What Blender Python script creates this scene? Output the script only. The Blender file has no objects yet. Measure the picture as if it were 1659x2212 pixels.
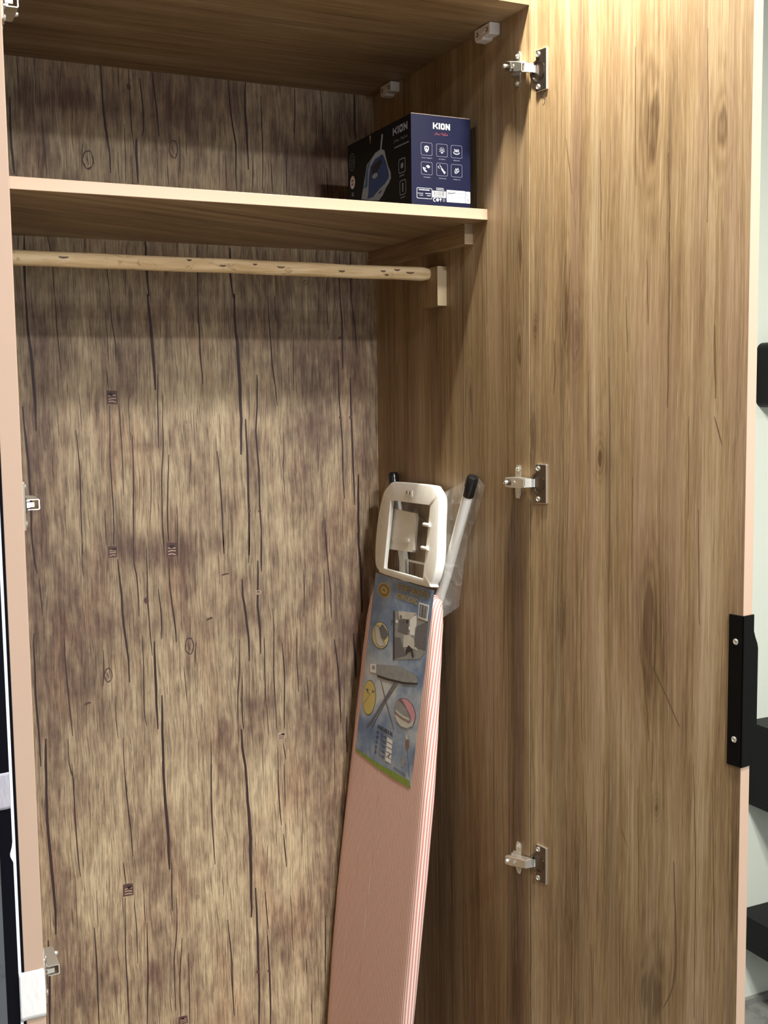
import bpy, bmesh, math, random
from mathutils import Vector, Matrix, noise

random.seed(4)
S = bpy.context.scene
COL = S.collection
R = math.radians

# ------------------------------------------------------------------ camera
F_PX, IMG_W = 2446.865, 1659
CAM, YAW, PITCH, ROLL = Vector((-0.9685, -1.5062, 1.53)), 0.4428, 0.0973, -0.0132
cd = bpy.data.cameras.new('camera')
cd.sensor_fit = 'HORIZONTAL'
cd.sensor_width = 36.0
cd.lens = 36.0 * F_PX / IMG_W
cd.clip_start = 0.02
cam = bpy.data.objects.new('camera', cd)
COL.objects.link(cam)
fw = Vector((math.sin(YAW) * math.cos(PITCH), math.cos(YAW) * math.cos(PITCH), -math.sin(PITCH)))
rt = Vector((math.cos(YAW), -math.sin(YAW), 0))
up = rt.cross(fw)
r2 = math.cos(ROLL) * rt + math.sin(ROLL) * up
u2 = -math.sin(ROLL) * rt + math.cos(ROLL) * up
cam.matrix_world = Matrix((( r2.x, u2.x, -fw.x, CAM.x), (r2.y, u2.y, -fw.y, CAM.y), (r2.z, u2.z, -fw.z, CAM.z), (0, 0, 0, 1)))
S.camera = cam

# ------------------------------------------------------------------ world, lights, exposure
w = bpy.data.worlds.new('world')
S.world = w
w.use_nodes = True
w.node_tree.nodes['Background'].inputs[0].default_value = (0.95, 0.97, 1.0, 1)
w.node_tree.nodes['Background'].inputs[1].default_value = 0.03


def lamp(name, loc, power, size, color, target=None, spread=None, shape='DISK', size_y=None):
    l = bpy.data.lights.new(name, 'AREA')
    l.shape = shape
    l.size = size
    if size_y:
        l.size_y = size_y
    l.energy = power
    l.color = color
    if spread:
        l.spread = spread
    o = bpy.data.objects.new(name, l)
    COL.objects.link(o)
    o.location = loc
    d = (Vector(target) - Vector(loc)) if target else Vector((0, 0, -1))
    o.rotation_euler = d.to_track_quat('-Z', 'Y').to_euler()
    return o


# a recessed downlight just in front of the wardrobe, the ceiling lights of the room, then added fill lamps
lamp('downlight', (-0.11, -0.16, 2.50), 31.0, 0.06, (1.0, 0.96, 0.83))
lamp('room_or_fill_light', (0.03, -1.05, 2.62), 44.0, 0.2, (1.0, 0.985, 0.96))
lamp('room_or_fill_light', (-0.27, -2.2, 2.62), 60.0, 0.25, (1.0, 0.985, 0.96))
lamp('room_or_fill_light', (0.03, -3.5, 2.62), 26.0, 0.3, (1.0, 0.985, 0.97))
lamp('room_or_fill_light', (1.5, -1.9, 2.62), 18.0, 0.25, (1.0, 1.0, 0.97))  # added fill that brightens the right-hand wall
lamp('room_or_fill_light', (-1.75, -0.9, 2.62), 16.0, 0.2, (0.86, 0.93, 1.0))  # added cool fill for the pale cladding left of the wardrobe
lamp('bounce_fill', (0.1, -3.9, 1.3), 24.0, 1.0, (0.90, 0.95, 1.0), (0, 0, 1.2))  # unseen fill added in place of the room's bounce, not a window
S.view_settings.view_transform = 'Standard'
S.view_settings.look = 'None'
S.view_settings.gamma = 1.0
S.view_settings.use_curve_mapping = False
S.view_settings.exposure = 0.0
S.cycles.use_denoising = True

# ------------------------------------------------------------------ node helper
class G:
    def __init__(s, name):
        s.m = bpy.data.materials.new(name)
        s.m.use_nodes = True
        s.t = s.m.node_tree
        s.t.nodes.clear()

    def put(s, sock, v):
        if v is None:
            return
        if isinstance(v, bpy.types.NodeSocket):
            s.t.links.new(v, sock)
        else:
            if sock.type in ('RGBA',) and len(v) == 3:
                v = (*v, 1)
            sock.default_value = v

    def n(s, typ, ins=(), out=0, **kw):
        nd = s.t.nodes.new(typ)
        for k, v in kw.items():
            setattr(nd, k, v)
        for k, v in (ins.items() if isinstance(ins, dict) else enumerate(ins)):
            s.put(nd.inputs[k], v)
        return nd.outputs[out]

    def ma(s, op, a, b=None, c=None, clamp=False):
        return s.n('ShaderNodeMath', (a, b, c) if c is not None else (a, b) if b is not None else (a,), operation=op, use_clamp=clamp)

    def xyz(s, x, y, z):
        return s.n('ShaderNodeCombineXYZ', (x, y, z))

    def noise(s, vec, scale=1.0, detail=2.0, rough=0.5, dist=0.0):
        return s.n('ShaderNodeTexNoise', {'Vector': vec, 'Scale': scale, 'Detail': detail, 'Roughness': rough, 'Distortion': dist})

    def rng(s, v, a, b, c=0.0, d=1.0, smooth=True):
        return s.n('ShaderNodeMapRange', (v, a, b, c, d), interpolation_type='SMOOTHSTEP' if smooth else 'LINEAR')

    def mix(s, f, a, b, mode='MIX'):
        nd = s.t.nodes.new('ShaderNodeMix')
        nd.data_type = 'RGBA'
        nd.blend_type = mode
        s.put(nd.inputs[0], f)
        s.put(nd.inputs[6], a)
        s.put(nd.inputs[7], b)
        return nd.outputs[2]

    def ramp(s, f, stops):
        nd = s.t.nodes.new('ShaderNodeValToRGB')
        e = nd.color_ramp.elements
        while len(e) < len(stops):
            e.new(0.5)
        for el, (p, c) in zip(e, stops):
            el.position = p
            el.color = (*c, 1)
        s.put(nd.inputs[0], f)
        return nd.outputs[0]

    def attr(s, name, out=1):
        return s.n('ShaderNodeAttribute', out=out, attribute_name=name)

    def sep(s, v):
        nd = s.t.nodes.new('ShaderNodeSeparateXYZ')
        s.put(nd.inputs[0], v)
        return nd.outputs[0], nd.outputs[1], nd.outputs[2]

    def out(s, color, rough=0.5, metal=0.0, spec=0.5, bump=None, bumpd=0.001, alpha=None, coat=0.0, trans=0.0):
        b = s.t.nodes.new('ShaderNodeBsdfPrincipled')
        s.put(b.inputs['Base Color'], color)
        s.put(b.inputs['Roughness'], rough)
        s.put(b.inputs['Metallic'], metal)
        s.put(b.inputs['Specular IOR Level'], spec)
        s.put(b.inputs['Coat Weight'], coat)
        s.put(b.inputs['Transmission Weight'], trans)
        if alpha is not None:
            s.put(b.inputs['Alpha'], alpha)
        if bump is not None:
            bn = s.t.nodes.new('ShaderNodeBump')
            bn.inputs['Strength'].default_value = 0.6
            bn.inputs['Distance'].default_value = bumpd
            s.put(bn.inputs['Height'], bump)
            s.t.links.new(bn.outputs[0], b.inputs['Normal'])
        o = s.t.nodes.new('ShaderNodeOutputMaterial')
        s.t.links.new(b.outputs[0], o.inputs[0])
        return s.m


def plain(name, color, rough=0.5, metal=0.0, spec=0.5, var=0.06, scale=40.0):
    g = G(name)
    tc = g.n('ShaderNodeTexCoord', out=3)
    nz = g.noise(tc, scale, 3)
    c = g.mix(nz, tuple(x * (1 - var) for x in color), tuple(min(1, x * (1 + var)) for x in color))
    return g.out(c, rough, metal, spec)


def wood(name, seed, dark, mid, light, pink, grey, gain=1.0):
    """brown wood-print laminate; 'grain' holds (across, through, along), 'knot_d' the distance from the nearest knot"""
    g = G(name)
    x, y, z = g.sep(g.attr('grain'))
    kd = g.attr('knot_d', 2)
    w1 = g.noise(g.xyz(g.ma('MULTIPLY', x, 7), seed, g.ma('MULTIPLY', z, 1.3)), 1, 2)
    bend = g.ma('MULTIPLY', g.ma('SUBTRACT', w1, 0.5), 0.03)
    near = g.rng(kd, 0.3, 2.0, 1.0, 0.0)
    x2 = g.ma('ADD', x, bend)
    band = g.noise(g.xyz(g.ma('MULTIPLY', x2, 17), seed + 3, g.ma('MULTIPLY', z, 0.5)), 1, 2)
    band2 = g.noise(g.xyz(g.ma('MULTIPLY', x2, 55), seed + 5, g.ma('MULTIPLY', z, 1.3)), 1, 3)
    streak = g.noise(g.xyz(g.ma('MULTIPLY', x2, 210), seed + 7, g.ma('MULTIPLY', z, 5)), 1, 4, 0.65)
    fiber = g.noise(g.xyz(g.ma('MULTIPLY', x, 800), seed + 9, g.ma('MULTIPLY', z, 30)), 1, 2, 0.6)
    blot = g.noise(g.xyz(g.ma('MULTIPLY', x, 9), seed + 11, g.ma('MULTIPLY', z, 2.6)), 1, 3, 0.6)
    wob = g.noise(g.xyz(g.ma('MULTIPLY', x, 60), seed + 2, g.ma('MULTIPLY', z, 9)), 1, 3)
    ring = g.ma('SINE', g.ma('ADD', g.ma('MULTIPLY', kd, 13.0), g.ma('MULTIPLY', wob, 15.0)))
    v = g.ma('MULTIPLY', g.ma('SUBTRACT', band, 0.5), 0.95)
    v = g.ma('ADD', v, g.ma('MULTIPLY', g.ma('SUBTRACT', band2, 0.5), 0.65))
    v = g.ma('ADD', v, g.ma('MULTIPLY', g.ma('SUBTRACT', streak, 0.5), 0.9))
    v = g.ma('ADD', v, g.ma('MULTIPLY', g.ma('SUBTRACT', fiber, 0.5), 0.5))
    v = g.ma('ADD', v, g.ma('MULTIPLY', g.ma('SUBTRACT', blot, 0.5), 0.45))
    v = g.ma('ADD', v, g.ma('MULTIPLY', g.ma('MULTIPLY', ring, near), 0.075))
    v = g.ma('SUBTRACT', v, g.ma('MULTIPLY', near, 0.12))
    core = g.rng(g.ma('ADD', kd, g.ma('MULTIPLY', g.ma('SUBTRACT', wob, 0.5), 0.9)), 0.2, 0.6, 1.0, 0.0)
    v = g.ma('SUBTRACT', v, g.ma('MULTIPLY', core, 0.22))
    v = g.ma('SUBTRACT', v, g.ma('MULTIPLY', g.attr('tint', 2), 0.26))
    v = g.ma('ADD', v, 0.5)
    c = g.ramp(v, [(0.12, dark), (0.48, mid), (0.85, light)])
    hue = g.noise(g.xyz(g.ma('MULTIPLY', x2, 26), seed + 20, g.ma('MULTIPLY', z, 1.0)), 1, 2)
    c = g.mix(g.rng(hue, 0.5, 0.68, 0, 0.6), c, g.mix(0.6, c, pink))
    c = g.mix(g.rng(hue, 0.48, 0.3, 0, 0.5), c, g.mix(0.6, c, grey))
    thin = g.noise(g.xyz(g.ma('MULTIPLY', x2, 520), seed + 13, g.ma('MULTIPLY', z, 7)), 1, 3, 0.6)
    c = g.mix(g.rng(thin, 0.56, 0.70, 0, 0.7), c, light)
    c = g.mix(g.rng(thin, 0.43, 0.30, 0, 0.55), c, dark)
    return g.out(c, g.rng(streak, 0.3, 0.7, 0.52, 0.38), 0, 0.4, streak, 0.0003)


def rustic(name):
    """weathered-plank print on the back board; 'grain' as above, 'tint' = where the print is purplish (+) or pale (-)"""
    g = G(name)
    x, y, z = g.sep(g.attr('grain'))
    tint = g.attr('tint', 2)
    b1 = g.noise(g.xyz(g.ma('MULTIPLY', x, 22), 1.3, g.ma('MULTIPLY', z, 9)), 1, 4, 0.62)
    b2 = g.noise(g.xyz(g.ma('MULTIPLY', x, 60), 4.1, g.ma('MULTIPLY', z, 22)), 1, 3, 0.6)
    wv = g.noise(g.xyz(g.ma('MULTIPLY', x, 25), 8.8, g.ma('MULTIPLY', z, 7)), 1, 2)
    x2 = g.ma('ADD', x, g.ma('MULTIPLY', g.ma('SUBTRACT', wv, 0.5), 0.016))
    f1 = g.noise(g.xyz(g.ma('MULTIPLY', x2, 480), 2.2, g.ma('MULTIPLY', z, 20)), 1, 4, 0.65)
    f2 = g.noise(g.xyz(g.ma('MULTIPLY', x2, 110), 6.2, g.ma('MULTIPLY', z, 4)), 1, 3, 0.6)
    f3 = g.noise(g.xyz(g.ma('MULTIPLY', x2, 420), 3.7, g.ma('MULTIPLY', z, 14)), 1, 3, 0.6)
    m = g.ma('ADD', g.ma('MULTIPLY', tint, 0.45), 0.42)
    m = g.ma('ADD', m, g.ma('MULTIPLY', g.ma('SUBTRACT', b1, 0.5), 1.2))
    m = g.ma('ADD', m, g.ma('MULTIPLY', g.ma('SUBTRACT', b2, 0.5), 1.1))
    m = g.ma('ADD', m, g.ma('MULTIPLY', g.ma('SUBTRACT', f2, 0.5), 1.0))
    c = g.ramp(m, [(0.0, (0.46, 0.365, 0.235)), (0.35, (0.345, 0.262, 0.168)), (0.7, (0.215, 0.150, 0.102)), (1.0, (0.135, 0.084, 0.063))])
    hue = g.noise(g.xyz(g.ma('MULTIPLY', x, 14), 9.2, g.ma('MULTIPLY', z, 5)), 1, 2)
    c = g.mix(g.rng(hue, 0.5, 0.7, 0, 0.35), c, g.mix(1.0, c, (1.0, 0.78, 0.72), 'MULTIPLY'))
    dk = g.rng(f1, 0.42, 0.66, 1.18, 0.66)
    c = g.mix(1.0, c, g.xyz(dk, dk, dk), 'MULTIPLY')
    c = g.mix(g.rng(f3, 0.60, 0.72, 0, 0.8), c, (0.075, 0.040, 0.032))
    return g.out(c, 0.55, 0, 0.3, f1, 0.0002)


# ------------------------------------------------------------------ mesh helpers
def obj(name, bm, mat, parent=None, smooth=False, recalc=True):
    me = bpy.data.meshes.new(name)
    if recalc:
        bmesh.ops.recalc_face_normals(bm, faces=bm.faces)
    bm.to_mesh(me)
    bm.free()
    for m in (mat if isinstance(mat, (list, tuple)) else (mat,)):
        me.materials.append(m)
    if smooth:
        me.polygons.foreach_set('use_smooth', [True] * len(me.polygons))
        me.set_sharp_from_angle(angle=R(42))
    o = bpy.data.objects.new(name, me)
    COL.objects.link(o)
    if parent:
        o.parent = parent
    return o


def thing(name, label, cat, loc=(0, 0, 0), group=None):
    o = bpy.data.objects.new(name, None)
    COL.objects.link(o)
    o.location = loc
    o.empty_display_size = 0.1
    o['label'] = label
    o['category'] = cat
    if group:
        o['group'] = group
    return o


def structure(o):
    o['kind'] = 'structure'
    return o


def box(bm, x0, x1, y0, y1, z0, z1, bev=0.0, seg=2, mi=0):
    vs = [bm.verts.new(p) for p in ((x0, y0, z0), (x1, y0, z0), (x1, y1, z0), (x0, y1, z0), (x0, y0, z1), (x1, y0, z1), (x1, y1, z1), (x0, y1, z1))]
    fs = [bm.faces.new([vs[i] for i in q]) for q in ((0, 3, 2, 1), (4, 5, 6, 7), (0, 1, 5, 4), (1, 2, 6, 5), (2, 3, 7, 6), (3, 0, 4, 7))]
    for f in fs:
        f.material_index = mi
    if bev:
        es = list({e for f in fs for e in f.edges})
        r = bmesh.ops.bevel(bm, geom=es, offset=bev, segments=seg, affect='EDGES', profile=0.5)
        for f in r['faces']:
            f.material_index = mi
    return vs


def tf(bm, M):
    bmesh.ops.transform(bm, matrix=M, verts=bm.verts)
    return bm


def tube(bm, pts, rad, seg=14, cap=True):
    """a round bar along pts; rad is a number or one radius per point"""
    pts = [Vector(p) for p in pts]
    rads = rad if isinstance(rad, (list, tuple)) else [rad] * len(pts)
    rings = []
    for i, p in enumerate(pts):
        d = (pts[min(i + 1, len(pts) - 1)] - pts[max(i - 1, 0)]).normalized()
        a = d.cross(Vector((0, 0, 1)) if abs(d.z) < 0.9 else Vector((0, 1, 0))).normalized()
        b = d.cross(a)
        rings.append([bm.verts.new(p + rads[i] * (math.cos(t) * a + math.sin(t) * b)) for t in [2 * math.pi * k / seg for k in range(seg)]])
    for r0, r1 in zip(rings, rings[1:]):
        for k in range(seg):
            bm.faces.new((r0[k], r0[(k + 1) % seg], r1[(k + 1) % seg], r1[k]))
    if cap:
        bm.faces.new(rings[0][::-1])
        bm.faces.new(rings[-1])
    return bm


def loft(bm, loops, closed=True, cap0=True, cap1=True):
    """join equal-length vertex loops by quads"""
    rs = [[bm.verts.new(p) for p in L] for L in loops]
    n = len(rs[0])
    for a, b in zip(rs, rs[1:]):
        for k in range(n if closed else n - 1):
            bm.faces.new((a[k], a[(k + 1) % n], b[(k + 1) % n], b[k]))
    if cap0:
        bm.faces.new(rs[0][::-1])
    if cap1:
        bm.faces.new(rs[-1])
    return rs


def screw(bm, c, nrm, r=0.0035, h=0.0016):
    """a cross-head screw: domed disc with a sunken cross"""
    nrm = Vector(nrm).normalized()
    a = nrm.cross(Vector((0, 0, 1)) if abs(nrm.z) < 0.9 else Vector((0, 1, 0))).normalized()
    b = nrm.cross(a)
    c = Vector(c)
    P = lambda rr, t, hh: c + rr * (math.cos(t) * a + math.sin(t) * b) + hh * nrm
    k = 16
    ts = [2 * math.pi * i / k for i in range(k)]
    loft(bm, [[P(r, t, 0) for t in ts], [P(r, t, h * .45) for t in ts], [P(r * .78, t, h * .9) for t in ts],
              [P(r * (.55 if i % 4 else .62), t, h) for i, t in enumerate(ts)],
              [P(r * (.16 if i % 4 else .5), t, h * .2) for i, t in enumerate(ts)]], cap0=True, cap1=True)


def rrect(x0, x1, y0, y1, r, n=5):
    pts = []
    for cx, cy, a0 in ((x1 - r, y1 - r, 0), (x0 + r, y1 - r, 90), (x0 + r, y0 + r, 180), (x1 - r, y0 + r, 270)):
        for k in range(n + 1):
            t = R(a0 + 90 * k / n)
            pts.append((cx + r * math.cos(t), cy + r * math.sin(t)))
    return pts


# flat print: polygons, strokes, ellipses and text laid on a plane given by a map (a, b, layer) -> point
def flat_poly(bm, pts, mp, layer=1, mi=0):
    f = bm.faces.new([bm.verts.new(mp(a, b, layer)) for a, b in pts])
    f.material_index = mi


def flat_stroke(bm, pts, wd, mp, layer=1, mi=0, closed=False, taper=False):
    pts = [Vector(p) for p in pts]
    if closed:
        pts = pts + [pts[0]]
    n = len(pts)
    L = []
    for i, p in enumerate(pts):
        if closed and i in (0, n - 1):
            d = (pts[1] - pts[0]).normalized() + (pts[-1] - pts[-2]).normalized()
        else:
            d = Vector((0, 0))
            if i > 0:
                d += (p - pts[i - 1]).normalized()
            if i < n - 1:
                d += (pts[i + 1] - p).normalized()
        d = d.normalized() if d.length > 1e-9 else Vector((1, 0))
        q = Vector((-d.y, d.x))
        w_ = wd * 0.5
        if taper:
            t = i / (n - 1)
            w_ *= 0.18 + 0.82 * math.sin(math.pi * (0.06 + 0.88 * t)) ** 0.6
        L.append((p + q * w_, p - q * w_))
    vs = [(bm.verts.new(mp(a.x, a.y, layer)), bm.verts.new(mp(b.x, b.y, layer))) for a, b in L]
    for (a, b), (c, d) in zip(vs, vs[1:]):
        f = bm.faces.new((a, b, d, c))
        f.material_index = mi


def flat_ell(bm, cx, cy, rx, ry, mp, layer=1, mi=0, rot=0.0, n=28):
    ca, sa = math.cos(rot), math.sin(rot)
    flat_poly(bm, [(cx + rx * math.cos(t) * ca - ry * math.sin(t) * sa, cy + rx * math.cos(t) * sa + ry * math.sin(t) * ca) for t in [2 * math.pi * k / n for k in range(n)]], mp, layer, mi)


def flat_ring(bm, pts_out, pts_in, mp, layer=1, mi=0):
    a = [bm.verts.new(mp(x, y, layer)) for x, y in pts_out]
    b = [bm.verts.new(mp(x, y, layer)) for x, y in pts_in]
    n = len(a)
    for k in range(n):
        f = bm.faces.new((a[k], a[(k + 1) % n], b[(k + 1) % n], b[k]))
        f.material_index = mi


def ell_pts(cx, cy, rx, ry, n=28):
    return [(cx + rx * math.cos(t), cy + ry * math.sin(t)) for t in [2 * math.pi * k / n for k in range(n)]]


def flat_text(bm, body, a0, a1, b0, b1, mp, layer=1, mi=0, bold=0.0):
    """text stretched to fill the rectangle a0..a1, b0..b1 (b0 its foot)"""
    cu = bpy.data.curves.new('lettering_source', 'FONT')
    cu.body = body
    cu.resolution_u = 2
    cu.offset = bold
    o = bpy.data.objects.new('lettering_source', cu)
    COL.objects.link(o)
    dg = bpy.context.evaluated_depsgraph_get()
    me = bpy.data.meshes.new_from_object(o.evaluated_get(dg))
    bpy.data.objects.remove(o)
    bpy.data.curves.remove(cu)
    xs = [v.co.x for v in me.vertices]
    ys = [v.co.y for v in me.vertices]
    x0, x1, y0, y1 = min(xs), max(xs), min(ys), max(ys)
    vs = [bm.verts.new(mp(a0 + (v.co.x - x0) / (x1 - x0) * (a1 - a0), b0 + (v.co.y - y0) / (y1 - y0) * (b1 - b0), layer)) for v in me.vertices]
    for p in me.polygons:
        try:
            bm.faces.new([vs[i] for i in p.vertices]).material_index = mi
        except ValueError:
            pass
    bpy.data.meshes.remove(me)


def smooth_line(pts, step=0.02, jit=0.0006):
    """a hand-drawn looking polyline through pts"""
    P = [Vector(p) for p in pts]
    P = [P[0] + (P[0] - P[1]) * 0.3] + P + [P[-1] + (P[-1] - P[-2]) * 0.3]
    out = []
    for i in range(1, len(P) - 2):
        n = max(2, int((P[i + 1] - P[i]).length / step))
        for k in range(n):
            t = k / n
            a, b, c, d = P[i - 1], P[i], P[i + 1], P[i + 2]
            q = 0.5 * ((2 * b) + (c - a) * t + (2 * a - 5 * b + 4 * c - d) * t * t + (3 * b - a - 3 * c + d) * t ** 3)
            out.append(q)
    out.append(P[-2])
    return [(p.x + random.uniform(-jit, jit), p.y) for p in out]


def grain(o, across, along, knots=(), tints=(), off=(0, 0)):
    """per-vertex grain coordinates (and knot distance / tint) from the mesh's own axes"""
    me = o.data
    n = len(me.vertices)
    gv, kv, tv = [], [], []
    for v in me.vertices:
        c = v.co
        a, l = c[across] + off[0], c[along] + off[1]
        gv += [a, c[3 - across - along], l]
        kd = 9.0
        for (kx, kz), ra, rb in knots:
            kd = min(kd, math.hypot((c[across] - kx) / ra, (c[along] - kz) / (rb * 2.2)))
        kv.append(kd)
        t = 0.0
        for kx, kz, ra, rb, s in tints:
            e = ((c[across] - kx) / ra) ** 2 + ((c[along] - kz) / rb) ** 2
            if e < 6:
                t += s * math.exp(-e * 0.9)
        tv.append(max(-1.0, min(1.0, t)))
    for nm, typ, key, vals in (('grain', 'FLOAT_VECTOR', 'vector', gv), ('knot_d', 'FLOAT', 'value', kv), ('tint', 'FLOAT', 'value', tv)):
        if nm != 'tint' or tints:
            me.attributes.new(nm, typ, 'POINT')
            me.attributes[nm].data.foreach_set(key, vals)
    return o


def board(bm, x0, x1, y0, y1, z0, z1, nx=1, ny=1, nz=1):
    """a slab with its faces divided into nx, ny, nz cells"""
    def face(o, a, b, na, nb):
        g = [[bm.verts.new(o + a * (i / na) + b * (j / nb)) for j in range(nb + 1)] for i in range(na + 1)]
        for i in range(na):
            for j in range(nb):
                bm.faces.new((g[i][j], g[i + 1][j], g[i + 1][j + 1], g[i][j + 1]))
    X, Y_, Z_ = Vector((x1 - x0, 0, 0)), Vector((0, y1 - y0, 0)), Vector((0, 0, z1 - z0))
    o = Vector((x0, y0, z0))
    face(o, X, Z_, nx, nz)
    face(o + Y_, X, Z_, nx, nz)
    face(o, Y_, Z_, ny, nz)
    face(o + X, Y_, Z_, ny, nz)
    face(o, X, Y_, nx, ny)
    face(o + Z_, X, Y_, nx, ny)
    bmesh.ops.remove_doubles(bm, verts=bm.verts, dist=1e-6)
    return bm


# ------------------------------------------------------------------ materials
WD = dict(dark=(0.098, 0.055, 0.025), mid=(0.252, 0.165, 0.082), light=(0.41, 0.305, 0.185), pink=(0.28, 0.175, 0.122), grey=(0.265, 0.207, 0.132))
M_DOOR = wood('door_wood_laminate', 3.0, **WD)
M_SIDE = wood('side_wood_laminate', 31.0, **WD)
M_TOP = wood('top_wood_laminate', 57.0, **WD)
M_RUSTIC = rustic('weathered_plank_print')
M_CRACK = plain('printed_crack', (0.034, 0.014, 0.014), 0.6, var=0.3)
M_NAIL = plain('printed_nail_hole', (0.085, 0.040, 0.035), 0.6, var=0.3)
M_PALE = plain('printed_pale_splinter', (0.42, 0.31, 0.22), 0.6, var=0.2, scale=300)
M_GRAINLINE = plain('printed_grain_line', (0.125, 0.072, 0.036), 0.5, var=0.3)
M_PEACH = plain('peach_edge_band', (0.51, 0.355, 0.262), 0.38, var=0.02)
M_SHELFEDGE = plain('shelf_edge_band', (0.47, 0.335, 0.235), 0.38, var=0.02)
M_CHROME = plain('bright_nickel', (0.74, 0.72, 0.66), 0.27, 0.88, var=0.05)
M_PLATE = plain('dark_reflection_nickel', (0.27, 0.235, 0.20), 0.2, 0.95, var=0.05)  # nickel with a dark reflection put into its colour
M_DARKMETAL = plain('shaded_recess_nickel', (0.22, 0.18, 0.145), 0.3, 1.0)
M_BLACK = plain('matt_black_metal', (0.002, 0.002, 0.0022), 0.5, 0, 0.12)
M_BLACKGLOSS = plain('black_facing', (0.003, 0.003, 0.006), 0.35, 0, 0.15)
M_WHITEFILM = plain('white_protective_film', (0.85, 0.88, 0.92), 0.4)
M_TAPE = plain('white_paper_tape', (0.80, 0.78, 0.76), 0.75, var=0.05, scale=60)
M_WHITEPL = plain('white_plastic', (0.88, 0.87, 0.82), 0.35, var=0.02)
M_GREYPL = plain('pale_connector_plastic', (0.70, 0.66, 0.64), 0.4, var=0.02)
M_INK = plain('pen_ink', (0.05, 0.04, 0.07), 0.5)

# ------------------------------------------------------------------ the room
def wall_mat(name, col, scale=3.0, var=0.03):
    g = G(name)
    tc = g.n('ShaderNodeTexCoord', out=3)
    nz = g.noise(tc, scale, 4)
    fine = g.noise(tc, 220, 3)
    c = g.mix(nz, tuple(x * (1 - var) for x in col), tuple(x * (1 + var) for x in col))
    return g.out(c, 0.75, 0, 0.25, fine, 0.0004)


def marble_mat(name, base, vein, scale=5.0, rough=0.25):
    g = G(name)
    tc = g.n('ShaderNodeTexCoord', out=3)
    n1 = g.noise(tc, scale, 6, 0.62, 1.4)
    n2 = g.noise(tc, scale * 0.6, 4, 0.6, 0.8)
    v = g.rng(g.ma('ABSOLUTE', g.ma('SUBTRACT', n1, 0.5)), 0.0, 0.045, 1, 0)
    v = g.ma('MULTIPLY', v, g.rng(n2, 0.42, 0.62, 0, 1))
    c = g.mix(g.rng(n2, 0.35, 0.65, 0, 0.35), base, vein)
    c = g.mix(g.ma('MULTIPLY', v, 0.7), c, vein)
    return g.out(c, rough, 0, 0.5)


M_WALL = wall_mat('painted_wall', (0.66, 0.70, 0.62))
M_CEIL = wall_mat('painted_ceiling', (0.25, 0.25, 0.25))
M_FARWALL = wall_mat('far_wall_paint', (0.14, 0.14, 0.14))
M_FLOOR = marble_mat('grey_marble_tile', (0.25, 0.25, 0.235), (0.12, 0.12, 0.115), 4.0)
M_MARBLE = marble_mat('white_marble_cladding', (0.86, 0.89, 0.95), (0.48, 0.47, 0.44), 3.0)
M_GROUT = plain('grout', (0.16, 0.16, 0.15), 0.8)


def slab(name, x0, x1, y0, y1, z0, z1, mat, parent=None, bev=0.0):
    bm = bmesh.new()
    box(bm, x0, x1, y0, y1, z0, z1, bev)
    return obj(name, bm, mat, parent)


floor = structure(slab('floor', -3.2, 2.8, -4.2, 0.9, -0.05, -0.004, M_GROUT))
for i in range(8):
    for j in range(7):
        x0, y0 = -3.2 + i * 0.75 + 0.24, -4.2 + j * 0.72
        x1, y1 = min(x0 + 0.747, 2.8), min(y0 + 0.717, 0.6)
        if x0 < 2.8 and y0 < 0.6:
            slab('floor_tile', x0, x1, y0, y1, -0.004, 0.0, M_FLOOR, floor, 0.0008)
structure(slab('wall_back', -3.2, 2.8, 0.58, 0.70, 0, 2.65, M_WALL))
structure(slab('wall_front', -3.2, 2.8, -4.3, -4.2, 0, 2.65, M_FARWALL))
structure(slab('wall_right', 2.7, 2.8, -4.2, 0.58, 0, 2.65, M_WALL))
structure(slab('wall_left', -3.3, -3.2, -4.2, 0.7, 0, 2.65, M_FARWALL))
structure(slab('ceiling', -3.3, 2.8, -4.3, 0.7, 2.65, 2.75, M_CEIL))
structure(slab('trim_1', -3.2, -0.786, 0.004, 0.58, 0, 2.65, M_MARBLE))
structure(slab('baseboard_back', 0.03, 2.7, 0.568, 0.58, 0, 0.016, M_FLOOR))

# ------------------------------------------------------------------ wardrobe
ROOT = Vector((-0.3825, 0.28, 0.0))
ward = thing('wardrobe', 'tall brown wood-grain wardrobe standing open, weathered-plank print on its back, one shelf and a rail', 'wardrobe', ROOT)
XL, ZC, D = -0.765, 2.123, 0.56


def W(name, bm, mat, parent=ward, smooth=False):
    """a wardrobe piece modelled in room coordinates"""
    tf(bm, Matrix.Translation(-ROOT))
    return obj(name, bm, mat, parent, smooth)


def rel(x=0, y=0, z=0):
    return Vector((x, y, z)) - ROOT


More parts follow.
